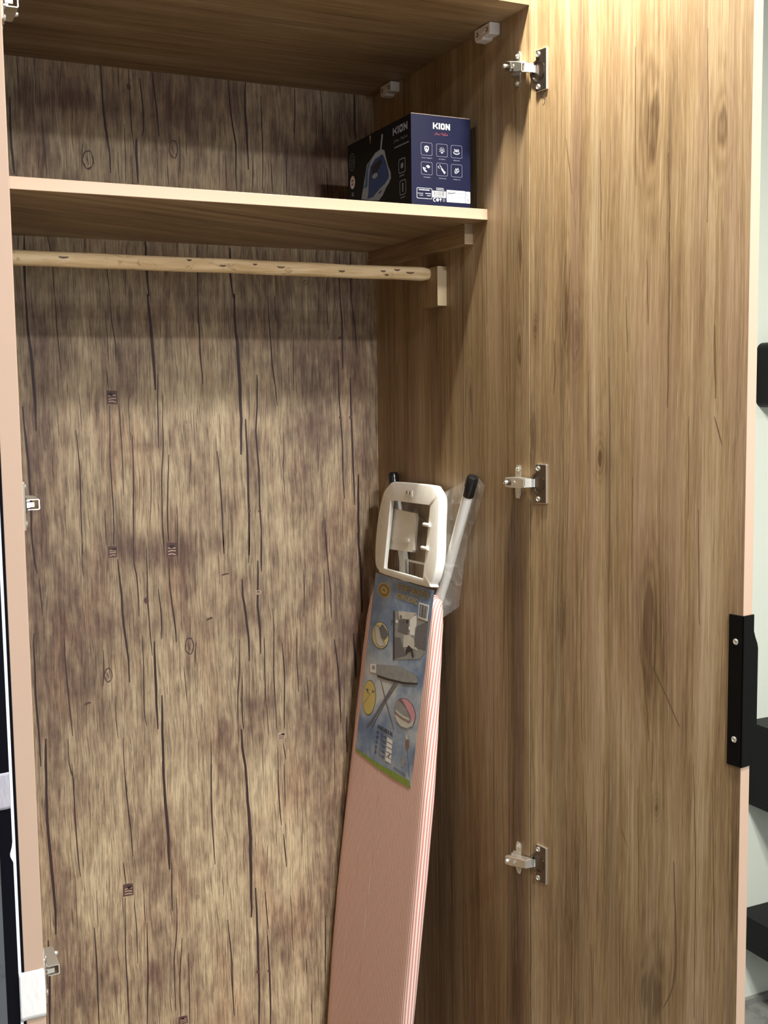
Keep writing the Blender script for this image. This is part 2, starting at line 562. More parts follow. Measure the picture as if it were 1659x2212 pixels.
# printed cracks of the back board: (width, [(x, z) ...]), tint patches, nail holes, oval knots; grain lines, knots and tone patches of door and side
CRACKS = [
 (0.00122, [(-0.6696,2.1238),(-0.6687,2.1007),(-0.6682,2.0775)]),
 (0.00365, [(-0.6837,2.0546),(-0.6847,2.0177),(-0.6845,1.9788),(-0.6823,1.9399),(-0.681,1.9262)]),
 (0.00142, [(-0.6322,2.0245),(-0.6305,1.9931),(-0.6288,1.9637),(-0.6273,1.9261)]),
 (0.00081, [(-0.5946,2.1245),(-0.5992,2.0847),(-0.6021,2.0371)]),
 (0.00324, [(-0.5278,2.1231),(-0.5269,2.0823),(-0.5253,2.0424),(-0.5208,1.9965),(-0.5176,1.9725),(-0.5171,1.94)]),
 (0.00101, [(-0.497,2.1235),(-0.4973,2.0752)]),
 (0.00182, [(-0.4786,2.1225),(-0.479,2.0932),(-0.4779,2.065),(-0.4771,2.0286),(-0.4734,1.9841)]),
 (0.00243, [(-0.4596,2.1094),(-0.4558,2.0672),(-0.4549,2.0306),(-0.4578,2.0079)]),
 (0.00243, [(-0.436,2.1221),(-0.4348,2.0958),(-0.4298,2.0534),(-0.428,2.0104)]),
 (0.00142, [(-0.4901,2.0274),(-0.4894,1.9747),(-0.4908,1.9256)]),
 (0.00446, [(-0.4696,2.0028),(-0.4695,1.9763),(-0.4681,1.9251)]),
 (0.00142, [(-0.4139,1.962),(-0.4125,1.9248)]),
 (0.00142, [(-0.3902,2.0137),(-0.39,1.9825),(-0.3925,1.9532)]),
 (0.00101, [(-0.5626,1.9969),(-0.5665,1.9646),(-0.5681,1.9323)]),
 (0.00405, [(-0.6698,1.8242),(-0.6715,1.7724),(-0.6713,1.7199)]),
 (0.00162, [(-0.6305,1.8242),(-0.6265,1.8003),(-0.6236,1.7742),(-0.6227,1.7213)]),
 (0.00142, [(-0.5314,1.8209),(-0.5315,1.8004),(-0.53,1.7737),(-0.5256,1.7239)]),
 (0.00122, [(-0.4917,1.8217),(-0.4939,1.7999),(-0.497,1.7729),(-0.4972,1.7247)]),
 (0.00446, [(-0.4588,1.8233),(-0.4585,1.7994),(-0.4584,1.7733),(-0.4557,1.7258)]),
 (0.00162, [(-0.6796,1.8237),(-0.68,1.7999)]),
 (0.00101, [(-0.3776,1.8197),(-0.3771,1.7986)]),
 (0.00486, [(-0.6721,1.7239),(-0.6706,1.6676),(-0.6665,1.6232),(-0.6646,1.5744),(-0.6634,1.5314),(-0.6629,1.4863)]),
 (0.00405, [(-0.6853,1.5297),(-0.6826,1.4765),(-0.6796,1.4312),(-0.6781,1.3628),(-0.6786,1.3109),(-0.6775,1.2665)]),
 (0.00182, [(-0.6221,1.7213),(-0.6214,1.6806),(-0.6194,1.6296),(-0.6163,1.5906)]),
 (0.00081, [(-0.6251,1.5639),(-0.6264,1.5061),(-0.6246,1.475)]),
 (0.00101, [(-0.5875,1.5512),(-0.5852,1.5158),(-0.5858,1.4845)]),
 (0.00203, [(-0.5955,1.4868),(-0.5921,1.4428),(-0.591,1.3902),(-0.592,1.3268),(-0.5918,1.263)]),
 (0.00162, [(-0.5256,1.7239),(-0.525,1.6824),(-0.5192,1.6408),(-0.5193,1.6074)]),
 (0.00101, [(-0.5359,1.6988),(-0.5335,1.6511),(-0.5323,1.6073)]),
 (0.00162, [(-0.5363,1.5906),(-0.5347,1.5591)]),
 (0.00527, [(-0.4587,1.7299),(-0.4542,1.6732),(-0.4508,1.6139),(-0.4494,1.5564)]),
 (0.00203, [(-0.4441,1.5863),(-0.4458,1.535),(-0.4463,1.4877),(-0.4471,1.449)]),
 (0.00203, [(-0.436,1.5477),(-0.4378,1.4919),(-0.4378,1.4595),(-0.4427,1.3947),(-0.4441,1.3184),(-0.4431,1.2499)]),
 (0.00203, [(-0.5337,1.5297),(-0.5348,1.4833),(-0.5363,1.4304),(-0.5344,1.3664),(-0.5338,1.3235),(-0.5352,1.2741)]),
 (0.00162, [(-0.5178,1.5316),(-0.5153,1.4829),(-0.514,1.4296),(-0.5146,1.3654)]),
 (0.00101, [(-0.4993,1.5441),(-0.499,1.4931),(-0.4978,1.4654)]),
 (0.00223, [(-0.4943,1.4739),(-0.4945,1.4182),(-0.4972,1.343),(-0.4998,1.2539)]),
 (0.00223, [(-0.4281,1.4375),(-0.4328,1.3616),(-0.4345,1.296),(-0.4333,1.2761)]),
 (0.00122, [(-0.4147,1.3388),(-0.4167,1.2728)]),
 (0.00101, [(-0.463,1.4106),(-0.4635,1.363),(-0.469,1.2981)]),
 (0.00081, [(-0.4796,1.6833),(-0.4798,1.6581)]),
 (0.00142, [(-0.549,1.3415),(-0.5493,1.2751)]),
 (0.00081, [(-0.4259,1.6758),(-0.4265,1.6375)]),
 (0.00061, [(-0.5723,1.4737),(-0.5726,1.4105)]),
 (0.00061, [(-0.5617,1.3677),(-0.5623,1.3251)]),
 (0.00061, [(-0.6385,1.4546),(-0.6379,1.3713)]),
 (0.00324, [(-0.6798,1.3079),(-0.6773,1.2701),(-0.6728,1.2341)]),
 (0.00182, [(-0.6701,1.2255),(-0.6676,1.1894),(-0.6669,1.1575)]),
 (0.00324, [(-0.6827,1.1272),(-0.684,1.087),(-0.6836,1.0486),(-0.6841,1.0122),(-0.6822,0.9582),(-0.6814,0.9279),(-0.6803,0.8822)]),
 (0.00122, [(-0.5913,1.3024),(-0.5929,1.26),(-0.5923,1.2214)]),
 (0.00162, [(-0.5351,1.299),(-0.5359,1.2775)]),
 (0.00203, [(-0.4983,1.2967),(-0.4999,1.2403),(-0.4956,1.2182),(-0.4939,1.1743),(-0.494,1.1391)]),
 (0.00365, [(-0.529,1.249),(-0.527,1.2163),(-0.5249,1.1857),(-0.5241,1.1463),(-0.5194,1.0976),(-0.5163,1.0598),(-0.5157,1.0177)]),
 (0.00203, [(-0.4755,1.267),(-0.476,1.2188),(-0.4765,1.1727),(-0.4753,1.1418),(-0.4735,1.0973),(-0.4713,1.0637)]),
 (0.00243, [(-0.4561,1.1886),(-0.4529,1.1508),(-0.4518,1.1173),(-0.453,1.093)]),
 (0.00263, [(-0.4344,1.2443),(-0.434,1.1868),(-0.4289,1.1374),(-0.4254,1.1036),(-0.425,1.0833)]),
 (0.00162, [(-0.4427,1.2933),(-0.4429,1.256)]),
 (0.00243, [(-0.4339,1.2927),(-0.4334,1.2751)]),
 (0.00122, [(-0.4173,1.2917),(-0.417,1.2298)]),
 (0.00182, [(-0.4887,1.1033),(-0.4885,1.0434),(-0.4901,0.9655),(-0.4868,0.9314)]),
 (0.00446, [(-0.4671,1.09),(-0.4669,1.0298),(-0.4665,0.9737),(-0.466,0.9218)]),
 (0.00446, [(-0.4561,0.9858),(-0.4573,0.916),(-0.4572,0.8479),(-0.4554,0.7993)]),
 (0.00203, [(-0.6308,1.1134),(-0.6298,1.0595),(-0.6274,1.016),(-0.625,0.9722),(-0.6224,0.9303)]),
 (0.00162, [(-0.6309,0.9272),(-0.6307,0.879),(-0.6244,0.8516),(-0.6239,0.8268)]),
 (0.00405, [(-0.6704,0.9328),(-0.6717,0.8917),(-0.6719,0.8347)]),
 (0.00162, [(-0.5617,1.0845),(-0.5622,1.0408),(-0.5642,1.0169)]),
 (0.00142, [(-0.5414,0.9943),(-0.543,0.9502),(-0.54,0.9142)]),
 (0.00142, [(-0.4118,1.0346),(-0.4097,0.9936),(-0.4072,0.9638)]),
 (0.00142, [(-0.5312,0.9152),(-0.531,0.8593),(-0.5273,0.811)]),
 (0.00101, [(-0.4169,0.9446),(-0.416,0.8989)]),
 (0.00122, [(-0.5481,1.2503),(-0.5501,1.2138)]),
 (0.00081, [(-0.6004,1.1211),(-0.6004,1.067)]),
 (0.00081, [(-0.5758,1.0752),(-0.5764,1.0316)]),
 (0.00101, [(-0.4942,0.8762),(-0.4946,0.8311)]),
 (0.00488, [(-0.6724,0.8908),(-0.6734,0.8319),(-0.6728,0.7547),(-0.6693,0.6875),(-0.6664,0.6311),(-0.667,0.5638)]),
 (0.00203, [(-0.626,0.8794),(-0.6244,0.8127),(-0.6234,0.7569),(-0.6214,0.7006),(-0.6185,0.6641)]),
 (0.00203, [(-0.5311,0.8649),(-0.5294,0.8195),(-0.5257,0.7691),(-0.522,0.716),(-0.5209,0.6838)]),
 (0.00528, [(-0.4591,0.8585),(-0.4566,0.7963),(-0.4532,0.7266),(-0.4524,0.6452)]),
 (0.00244, [(-0.4474,0.6582),(-0.4494,0.5978),(-0.4493,0.5627)]),
 (0.00203, [(-0.5393,0.6758),(-0.536,0.634)]),
 (0.00224, [(-0.538,0.6068),(-0.5401,0.5473),(-0.5411,0.4896),(-0.5398,0.431),(-0.5397,0.3371)]),
 (0.00163, [(-0.5215,0.6034),(-0.5191,0.5427),(-0.5193,0.4728)]),
 (0.00102, [(-0.5025,0.6018),(-0.5023,0.5413)]),
 (0.00244, [(-0.4987,0.5499),(-0.4996,0.4682),(-0.5027,0.3984),(-0.5062,0.3283)]),
 (0.00183, [(-0.4405,0.5866),(-0.4413,0.5256),(-0.4493,0.4565),(-0.4488,0.3611)]),
 (0.00203, [(-0.4316,0.5046),(-0.4385,0.4302),(-0.44,0.3469)]),
 (0.00244, [(-0.5977,0.5622),(-0.5956,0.5022),(-0.5955,0.4446),(-0.5957,0.3519)]),
 (0.00366, [(-0.6809,0.5557),(-0.6816,0.4882),(-0.6851,0.3754)]),
 (0.00102, [(-0.5907,0.6313),(-0.59,0.5628)]),
 (0.00102, [(-0.6279,0.6682),(-0.6284,0.6006),(-0.627,0.555)]),
 (0.00081, [(-0.482,0.7776),(-0.4814,0.7431)]),
 (0.00061, [(-0.5697,0.8484),(-0.5711,0.7814)]),
 (0.00297, [(-0.2949,2.1223),(-0.2925,2.0797),(-0.2888,2.0425),(-0.2838,2.0075),(-0.2847,1.9585),(-0.2842,1.925)]),
 (0.00382, [(-0.2617,2.1225),(-0.264,2.0825),(-0.2616,2.0361),(-0.2599,1.9648)]),
 (0.00191, [(-0.2323,2.1011),(-0.2318,2.0521),(-0.2308,1.9962),(-0.2334,1.9283)]),
 (0.0017, [(-0.2507,1.9923),(-0.2524,1.9248)]),
 (0.00191, [(-0.2146,1.9794),(-0.2129,1.9252)]),
 (0.00212, [(-0.1824,2.0091),(-0.184,1.9681),(-0.1842,1.927)]),
 (0.00212, [(-0.1645,2.1214),(-0.1649,2.0695),(-0.1678,2.0262)]),
 (0.0017, [(-0.1118,2.1223),(-0.1081,2.077),(-0.1087,2.0219)]),
 (0.00127, [(-0.1212,2.094),(-0.122,2.0208)]),
 (0.00467, [(-0.0412,2.1226),(-0.0411,2.0809),(-0.04,2.0369)]),
 (0.00255, [(-0.1019,1.9787),(-0.0991,1.9279)]),
 (0.00106, [(-0.0673,2.1084),(-0.0681,2.0669)]),
 (0.00127, [(-0.3158,2.0049),(-0.3174,1.925)]),
 (0.00106, [(-0.3043,1.997),(-0.3039,1.9259)]),
 (0.00382, [(-0.2997,1.8197),(-0.3,1.8006),(-0.301,1.7712),(-0.2951,1.726)]),
 (0.00127, [(-0.2466,1.8199),(-0.2459,1.8005)]),
 (0.00127, [(-0.2295,1.8195),(-0.2288,1.7989)]),
 (0.00149, [(-0.2135,1.819),(-0.2128,1.7973),(-0.211,1.7697),(-0.2106,1.7326)]),
 (0.00212, [(-0.0778,1.8203),(-0.0778,1.7956),(-0.0782,1.7696),(-0.0782,1.7317)]),
 (0.00297, [(-0.0548,1.8202),(-0.0547,1.7941),(-0.0552,1.7692),(-0.054,1.7324)]),
 (0.00191, [(-0.3633,1.8202),(-0.3634,1.8002),(-0.3635,1.7734),(-0.3638,1.7242)]),
 (0.00085, [(-0.2624,1.8203),(-0.2625,1.7996)]),
 (0.00085, [(-0.1599,1.8179),(-0.1603,1.7971)]),
 (0.00127, [(-0.106,1.7687),(-0.1072,1.7354)]),
 (0.00255, [(-0.3637,1.7283),(-0.3634,1.6609),(-0.3615,1.6043),(-0.3591,1.5657)]),
 (0.00594, [(-0.2941,1.7348),(-0.2938,1.6847),(-0.2895,1.6206),(-0.2874,1.5606),(-0.2866,1.5003),(-0.2877,1.4327)]),
 (0.00424, [(-0.2781,1.5002),(-0.2764,1.4418),(-0.2759,1.3948),(-0.2757,1.3358),(-0.2757,1.2884),(-0.2775,1.2383)]),
 (0.00233, [(-0.228,1.732),(-0.2247,1.6627),(-0.2212,1.6023),(-0.216,1.5602),(-0.2131,1.5249)]),
 (0.0017, [(-0.2131,1.7324),(-0.213,1.6861)]),
 (0.00339, [(-0.2526,1.5837),(-0.2541,1.5231),(-0.2578,1.4764),(-0.2539,1.4057),(-0.2539,1.3347),(-0.2514,1.287),(-0.2521,1.2366)]),
 (0.0017, [(-0.1759,1.6634),(-0.1787,1.6165),(-0.1784,1.5528)]),
 (0.00339, [(-0.0781,1.7361),(-0.075,1.6886),(-0.0744,1.6529),(-0.0747,1.5929)]),
 (0.00297, [(-0.083,1.6121),(-0.084,1.5569),(-0.0811,1.5014),(-0.0781,1.4479),(-0.078,1.3797),(-0.0748,1.3378)]),
 (0.00255, [(-0.0544,1.7368),(-0.0475,1.6772),(-0.0431,1.6219)]),
 (0.00382, [(-0.0593,1.5785),(-0.0585,1.501),(-0.0568,1.4474),(-0.0549,1.3738),(-0.0541,1.3245)]),
 (0.00467, [(-0.0445,1.3857),(-0.0459,1.2993),(-0.0451,1.222)]),
 (0.00255, [(-0.3354,1.4412),(-0.331,1.3853),(-0.329,1.3269),(-0.3276,1.2445)]),
 (0.00106, [(-0.3298,1.5104),(-0.3278,1.4549)]),
 (0.00149, [(-0.2017,1.4727),(-0.2021,1.4229),(-0.2044,1.411),(-0.2019,1.356)]),
 (0.00149, [(-0.1067,1.7353),(-0.1041,1.6691)]),
 (0.0017, [(-0.1191,1.3034),(-0.1166,1.227)]),
 (0.00127, [(-0.1305,1.4494),(-0.1304,1.3939)]),
 (0.00085, [(-0.2656,1.6966),(-0.2667,1.6553)]),
 (0.00106, [(-0.3683,1.5361),(-0.3659,1.4949)]),
 (0.00106, [(-0.0788,1.338),(-0.0809,1.2519)]),
 (0.00085, [(-0.3865,1.4382),(-0.3923,1.3649)]),
 (0.00085, [(-0.0037,1.5685),(-0.0042,1.4459)]),
 (0.00212, [(-0.3289,1.2863),(-0.3276,1.2461)]),
 (0.00255, [(-0.2759,1.283),(-0.2784,1.2236)]),
 (0.00339, [(-0.2515,1.2815),(-0.2534,1.205)]),
 (0.00382, [(-0.2604,1.2271),(-0.2609,1.1864),(-0.2626,1.1383),(-0.2588,1.0896),(-0.2587,1.0434)]),
 (0.00424, [(-0.293,1.1937),(-0.2919,1.1602),(-0.2878,1.1286),(-0.2829,1.0799),(-0.2829,1.0315)]),
 (0.00212, [(-0.3016,1.077),(-0.3023,1.0216),(-0.3068,0.9737),(-0.3085,0.9106)]),
 (0.00255, [(-0.2974,1.0017),(-0.2996,0.9363),(-0.2976,0.8993)]),
 (0.00212, [(-0.2321,1.1307),(-0.2306,1.0868),(-0.2328,1.0137),(-0.2308,0.9396),(-0.2294,0.8899)]),
 (0.00212, [(-0.2504,1.0742),(-0.2511,1.0158),(-0.251,0.9471)]),
 (0.00149, [(-0.2486,0.9419),(-0.2463,0.8799)]),
 (0.00255, [(-0.2138,1.0606),(-0.2106,0.9988),(-0.2121,0.9372),(-0.2132,0.8877)]),
 (0.00191, [(-0.1823,1.0869),(-0.1838,1.0204),(-0.1812,0.9581)]),
 (0.00191, [(-0.1655,1.2031),(-0.165,1.1664),(-0.1676,1.1076)]),
 (0.00212, [(-0.1171,1.2732),(-0.1132,1.1992),(-0.1089,1.1493),(-0.1085,1.0996)]),
 (0.0017, [(-0.1225,1.1999),(-0.1219,1.0959)]),
 (0.00552, [(-0.0478,1.2689),(-0.0423,1.1938),(-0.041,1.1058)]),
 (0.00339, [(-0.1027,1.0565),(-0.0958,0.993),(-0.0925,0.9218),(-0.0916,0.8836)]),
 (0.00467, [(-0.0608,1.0648),(-0.0575,1.019),(-0.0569,0.9707)]),
 (0.00297, [(-0.0787,0.8945),(-0.0792,0.8205)]),
 (0.0017, [(-0.3879,1.0788),(-0.391,1.0317)]),
 (0.00467, [(-0.3013,0.8998),(-0.301,0.8631),(-0.2958,0.8254),(-0.2935,0.7682)]),
 (0.0017, [(-0.3635,0.8843),(-0.3651,0.7846)]),
 (0.00212, [(-0.216,0.8581),(-0.2115,0.825)]),
 (0.00149, [(-0.2277,0.8524),(-0.2285,0.7623)]),
 (0.00149, [(-0.1636,0.9859),(-0.1598,0.9204)]),
 (0.00106, [(-0.3143,1.0639),(-0.3165,0.9991)]),
 (0.00127, [(-0.1061,0.8728),(-0.1078,0.7425)]),
 (0.00127, [(-0.3085,0.9106),(-0.3082,0.8763)]),
 (0.00085, [(-0.2831,1.0243),(-0.2843,0.9293)]),
 (0.00255, [(-0.3652,0.8396),(-0.366,0.7544),(-0.3646,0.6928),(-0.3624,0.6381)]),
 (0.00594, [(-0.296,0.834),(-0.2926,0.7543),(-0.2895,0.6791),(-0.2902,0.604),(-0.2911,0.5158)]),
 (0.00424, [(-0.2815,0.5745),(-0.2797,0.5134),(-0.2795,0.4497),(-0.2792,0.3984),(-0.2793,0.347),(-0.282,0.2701)]),
 (0.00255, [(-0.2288,0.8063),(-0.2277,0.7435),(-0.2237,0.6924)]),
 (0.0017, [(-0.2156,0.8168),(-0.2151,0.7288)]),
 (0.00255, [(-0.2202,0.6741),(-0.2153,0.6045)]),
 (0.00127, [(-0.2543,0.6576),(-0.257,0.5975)]),
 (0.00212, [(-0.2617,0.5629),(-0.2572,0.483)]),
 (0.00339, [(-0.2588,0.4706),(-0.2567,0.3982),(-0.2555,0.3411),(-0.2574,0.2637)]),
 (0.00255, [(-0.3403,0.5214),(-0.3348,0.4496),(-0.334,0.386),(-0.3319,0.3217)]),
 (0.00149, [(-0.2075,0.5442),(-0.2058,0.5001),(-0.2065,0.4719),(-0.2048,0.4275)]),
 (0.00255, [(-0.1325,0.487),(-0.1363,0.3645)]),
 (0.00106, [(-0.3707,0.6322),(-0.3716,0.5853)]),
 (0.00106, [(-0.3336,0.5851),(-0.3311,0.537)]),
 (0.0017, [(-0.4201,0.4717),(-0.4222,0.307)]),
 (0.00149, [(-0.1773,0.4056),(-0.1766,0.374)]),
 (0.00127, [(-0.167,0.3192),(-0.1673,0.24)]),
 (0.00085, [(-0.1769,0.735),(-0.182,0.6212)]),
]
TINTS = [(-0.662,1.397,0.037,0.172,0.9),(-0.637,1.625,0.037,0.102,0.6),(-0.649,1.214,0.049,0.086,0.8),(-0.651,1.071,0.041,0.094,0.7),(-0.668,0.963,0.033,0.062,0.4),(-0.656,0.64,0.028,0.117,0.6),(-0.655,0.453,0.045,0.086,0.8),(-0.521,1.567,0.041,0.059,0.55),(-0.475,1.684,0.098,0.023,0.5),(-0.49,1.262,0.077,0.033,0.9),(-0.416,1.257,0.023,0.039,0.8),(-0.545,1.146,0.033,0.047,0.6),(-0.409,1.195,0.033,0.047,0.6),(-0.478,1.105,0.024,0.031,0.5),(-0.551,1.086,0.024,0.047,0.5),(-0.423,1.465,0.041,0.023,0.3),(-0.475,1.453,0.033,0.006,0.6),(-0.199,1.663,0.049,0.047,0.4),(-0.124,1.601,0.037,0.102,0.7),(-0.127,1.475,0.057,0.07,0.7),(-0.054,1.628,0.033,0.109,0.8),(-0.028,1.408,0.02,0.117,0.7),(-0.12,1.292,0.057,0.078,0.5),(-0.062,1.176,0.041,0.109,0.6),(-0.221,1.143,0.049,0.047,0.25),(-0.268,1.174,0.028,0.039,0.5),(-0.128,0.928,0.037,0.117,0.8),(-0.054,1.033,0.033,0.094,0.7),(-0.185,1.019,0.033,0.047,0.3),(-0.264,0.945,0.041,0.012,0.6),(-0.34,0.918,0.033,0.016,0.5),(-0.304,0.877,0.057,0.047,0.35),(-0.112,0.695,0.033,0.156,0.6),(-0.136,0.484,0.049,0.094,0.4),(-0.237,0.467,0.033,0.055,0.4),(-0.171,0.772,0.033,0.047,0.3),(-0.362,1.728,0.041,0.031,0.3),(-0.273,1.688,0.057,0.031,0.3),(-0.327,1.062,0.02,0.031,0.2),(-0.466,0.665,0.049,0.039,0.5),(-0.481,0.74,0.033,0.031,0.5),(-0.518,0.702,0.024,0.039,0.5),(-0.591,0.804,0.049,0.039,0.3),(-0.551,0.982,0.041,0.047,0.3),(-0.59,1.056,0.033,0.062,0.4),(-0.515,0.773,0.033,0.023,0.3),(-0.314,0.494,0.033,0.031,0.3),(-0.482,0.447,0.073,0.039,0.6),(-0.574,2.096,0.057,0.047,0.6),(-0.607,2.058,0.049,0.02,0.5),(-0.52,2.058,0.037,0.023,0.8),(-0.428,2.096,0.049,0.055,0.6),(-0.378,2.068,0.057,0.062,0.7),(-0.289,2.102,0.033,0.047,0.5),(-0.335,2.047,0.041,0.031,0.5),(-0.163,2.003,0.057,0.047,0.6),(-0.117,1.964,0.057,0.047,0.8),(-0.067,2.037,0.041,0.094,0.8),(-0.028,1.996,0.033,0.078,0.8),(-0.657,1.987,0.041,0.062,0.5),(-0.653,2.08,0.024,0.047,0.5),(-0.237,2.031,0.049,0.047,0.2),(-0.323,1.523,0.041,0.07,-0.7),(-0.587,1.576,0.041,0.094,-0.5),(-0.375,1.567,0.041,0.094,-0.5),(-0.453,1.575,0.033,0.047,-0.4),(-0.25,1.504,0.041,0.047,-0.4),(-0.488,1.313,0.016,0.02,-0.8),(-0.607,1.261,0.024,0.047,-0.3),(-0.438,0.967,0.049,0.117,-0.5),(-0.366,0.976,0.024,0.117,-0.4),(-0.359,0.579,0.049,0.086,-0.9),(-0.269,0.759,0.049,0.086,-0.6),(-0.213,0.645,0.041,0.062,-0.7),(-0.399,0.799,0.049,0.047,-0.4),(-0.572,0.649,0.049,0.062,-0.4),(-0.6,0.583,0.033,0.039,-0.3),(-0.336,0.394,0.065,0.078,-0.5),(-0.206,0.547,0.033,0.062,-0.4),(-0.424,1.942,0.065,0.031,-0.3),(-0.547,1.973,0.065,0.039,-0.3),(-0.239,1.955,0.049,0.047,-0.2),(-0.2,0.351,0.041,0.047,-0.5)]
NAIL_MARKS = [(-0.5288,1.5442,0.0194,0.0248,0),(-0.5381,1.2634,0.0161,0.0202,1),(-0.4282,1.2602,0.0202,0.0264,0),(-0.2197,0.8739,0.0161,0.0155,2),(-0.5319,0.6215,0.0194,0.0233,0),(-0.4347,0.3392,0.0177,0.0155,0),(-0.5928,0.9873,0.0129,0.007,3),(-0.359,1.1221,0.0129,0.0078,3),(-0.3256,1.2051,0.0161,0.0054,3),(-0.0816,1.4995,0.0065,0.0078,1),(-0.0596,1.4991,0.0065,0.0078,1),(-0.2752,1.3241,0.0065,0.007,1),(-0.2537,1.3229,0.0065,0.007,1),(-0.2808,0.4006,0.0056,0.007,1),(-0.2574,0.397,0.0056,0.007,1),(-0.4792,1.1684,0.0097,0.0124,1),(-0.4795,2.0918,0.0073,0.0124,1),(-0.0778,1.6554,0.0129,0.0093,3),(-0.2605,1.1646,0.0113,0.0078,2)]
OVAL_KNOTS = [(-0.554,1.0362,0.0081,0.014),(-0.4002,1.0745,0.0089,0.0171),(-0.5558,1.96,0.0105,0.0171),(-0.4023,1.9907,0.0089,0.0171),(-0.1497,1.7606,0.0048,0.0047),(-0.6055,1.1939,0.0024,0.0054),(-0.3926,1.4973,0.0024,0.0031),(-0.3998,0.5798,0.0032,0.0047)]
DOOR_LINES = [
 (0.00301, [(0.0504,1.619),(0.0535,1.5736),(0.0506,1.5387)]),
 (0.00188, [(0.1618,1.5902),(0.1643,1.5039),(0.1651,1.4033),(0.1648,1.2329)]),
 (0.0015, [(0.1227,1.5715),(0.1217,1.4354)]),
 (0.00301, [(0.2693,1.7531),(0.2698,1.6669),(0.27,1.5922),(0.2695,1.5168)]),
 (0.00226, [(0.2662,1.8572),(0.2686,1.8021),(0.2691,1.7163)]),
 (0.00188, [(0.1103,1.2607),(0.1091,1.14),(0.1117,1.0112)]),
 (0.00113, [(0.1147,1.3312),(0.1126,1.2046)]),
 (0.00188, [(0.2275,1.1611),(0.234,1.1219),(0.2435,1.0428)]),
 (0.0015, [(0.2418,1.177),(0.2484,1.1247)]),
 (0.00188, [(0.2481,1.1514),(0.2719,1.1162),(0.297,1.0754)]),
 (0.00113, [(0.2082,1.4188),(0.2081,1.2725)]),
 (0.00113, [(0.0265,1.3599),(0.0278,1.066),(0.0279,0.9533)]),
 (0.0012, [(0.1575,0.9867),(0.1575,0.8651),(0.16,0.7863)]),
 (0.0012, [(0.122,0.8977),(0.1238,0.7586)]),
 (0.00301, [(0.2894,0.8799),(0.2928,0.8133),(0.2955,0.7461),(0.2912,0.6962),(0.2741,0.6574)]),
 (0.0012, [(0.2494,1.0443),(0.2485,0.983)]),
 (0.00113, [(0.1923,0.8973),(0.2043,0.8729)]),
 (0.00113, [(0.0825,1.434),(0.079,1.3068)]),
 (0.0015, [(0.1935,1.6731),(0.1969,1.5953)]),
 (0.0015, [(0.2309,1.7204),(0.2337,1.6319)]),
 (0.0015, [(0.2068,2.0102),(0.2097,1.8236)]),
 (0.0015, [(0.0749,1.9117),(0.0885,1.8295)]),
 (0.0015, [(0.0851,1.7361),(0.076,1.6142)]),
 (0.0015, [(0.1433,1.8987),(0.1452,1.7558)]),
 (0.0015, [(0.3276,2.0027),(0.3309,1.863),(0.332,1.757)]),
 (0.00301, [(0.3455,1.6249),(0.3488,1.5286)]),
 (0.00226, [(0.3477,1.5044),(0.3595,1.4682)]),
 (0.0015, [(0.306,1.5043),(0.3067,1.3667)]),
 (0.00165, [(0.3235,1.3805),(0.3278,1.2235)]),
 (0.0015, [(0.3217,1.029),(0.3276,0.8661),(0.3278,0.6643)]),
 (0.00135, [(0.3532,1.005),(0.3618,0.7464)]),
 (0.00113, [(0.2228,0.9691),(0.2278,0.7612)]),
 (0.00135, [(0.1889,0.7823),(0.1915,0.6024)]),
 (0.0012, [(0.0774,0.9291),(0.081,0.7807)]),
 (0.00135, [(0.0575,0.7269),(0.0601,0.5426)]),
 (0.00135, [(0.0935,0.6873),(0.09,0.5562)]),
 (0.0015, [(0.133,0.6954),(0.1367,0.5774)]),
]
PANEL_LINES = [
 (0.00125, [(0.2115,1.7933),(0.21,1.6604),(0.2105,1.5021),(0.2158,1.3408)]),
 (0.00167, [(0.0186,1.7475),(0.0175,1.6476)]),
 (0.00167, [(0.1949,1.589),(0.2056,1.5021)]),
 (0.00167, [(0.1857,1.5573),(0.18,1.5023)]),
 (0.00125, [(0.0641,1.3529),(0.0642,1.0454),(0.0653,0.4821)]),
 (0.00125, [(0.0764,1.1985),(0.0832,1.041)]),
 (0.00125, [(0.0699,0.766),(0.0698,0.4698)]),
 (0.00125, [(0.1309,1.8203),(0.1293,1.6551)]),
 (0.00208, [(0.0223,1.8608),(0.0266,1.7484)]),
 (0.00167, [(0.0318,1.813),(0.0347,1.7494)]),
 (0.00108, [(0.1131,1.0341),(0.1124,0.7091)]),
 (0.00125, [(0.1116,2.0217),(0.1151,1.95)]),
 (0.001, [(0.2765,1.6648),(0.2758,1.5017)]),
 (0.001, [(0.3207,1.1606),(0.3137,0.54)]),
 (0.001, [(0.223,0.6662),(0.2212,0.4028)]),
 (0.001, [(0.4228,1.6573),(0.4245,1.4304)]),
]
DOOR_KNOTS = [(0.0758,1.6656,0.01,0.045),(0.0685,1.1923,0.006,0.012),(0.2369,1.8993,0.026,0.05),(0.2388,1.2165,0.022,0.05),(0.1448,1.443,0.012,0.014),(0.0099,1.6387,0.006,0.008),(0.0047,1.4709,0.01,0.025),(0.2575,0.948,0.008,0.008),(0.2569,0.6674,0.03,0.05),(0.2369,0.6587,0.012,0.03),(0.3518,1.8706,0.02,0.03),(0.0942,1.6304,0.012,0.02)]
PANEL_KNOTS = [(0.0266,1.7591,0.012,0.05),(0.186,1.5338,0.012,0.03),(0.0232,0.9858,0.008,0.012),(0.0298,1.6051,0.012,0.03),(0.043,0.5425,0.012,0.05)]
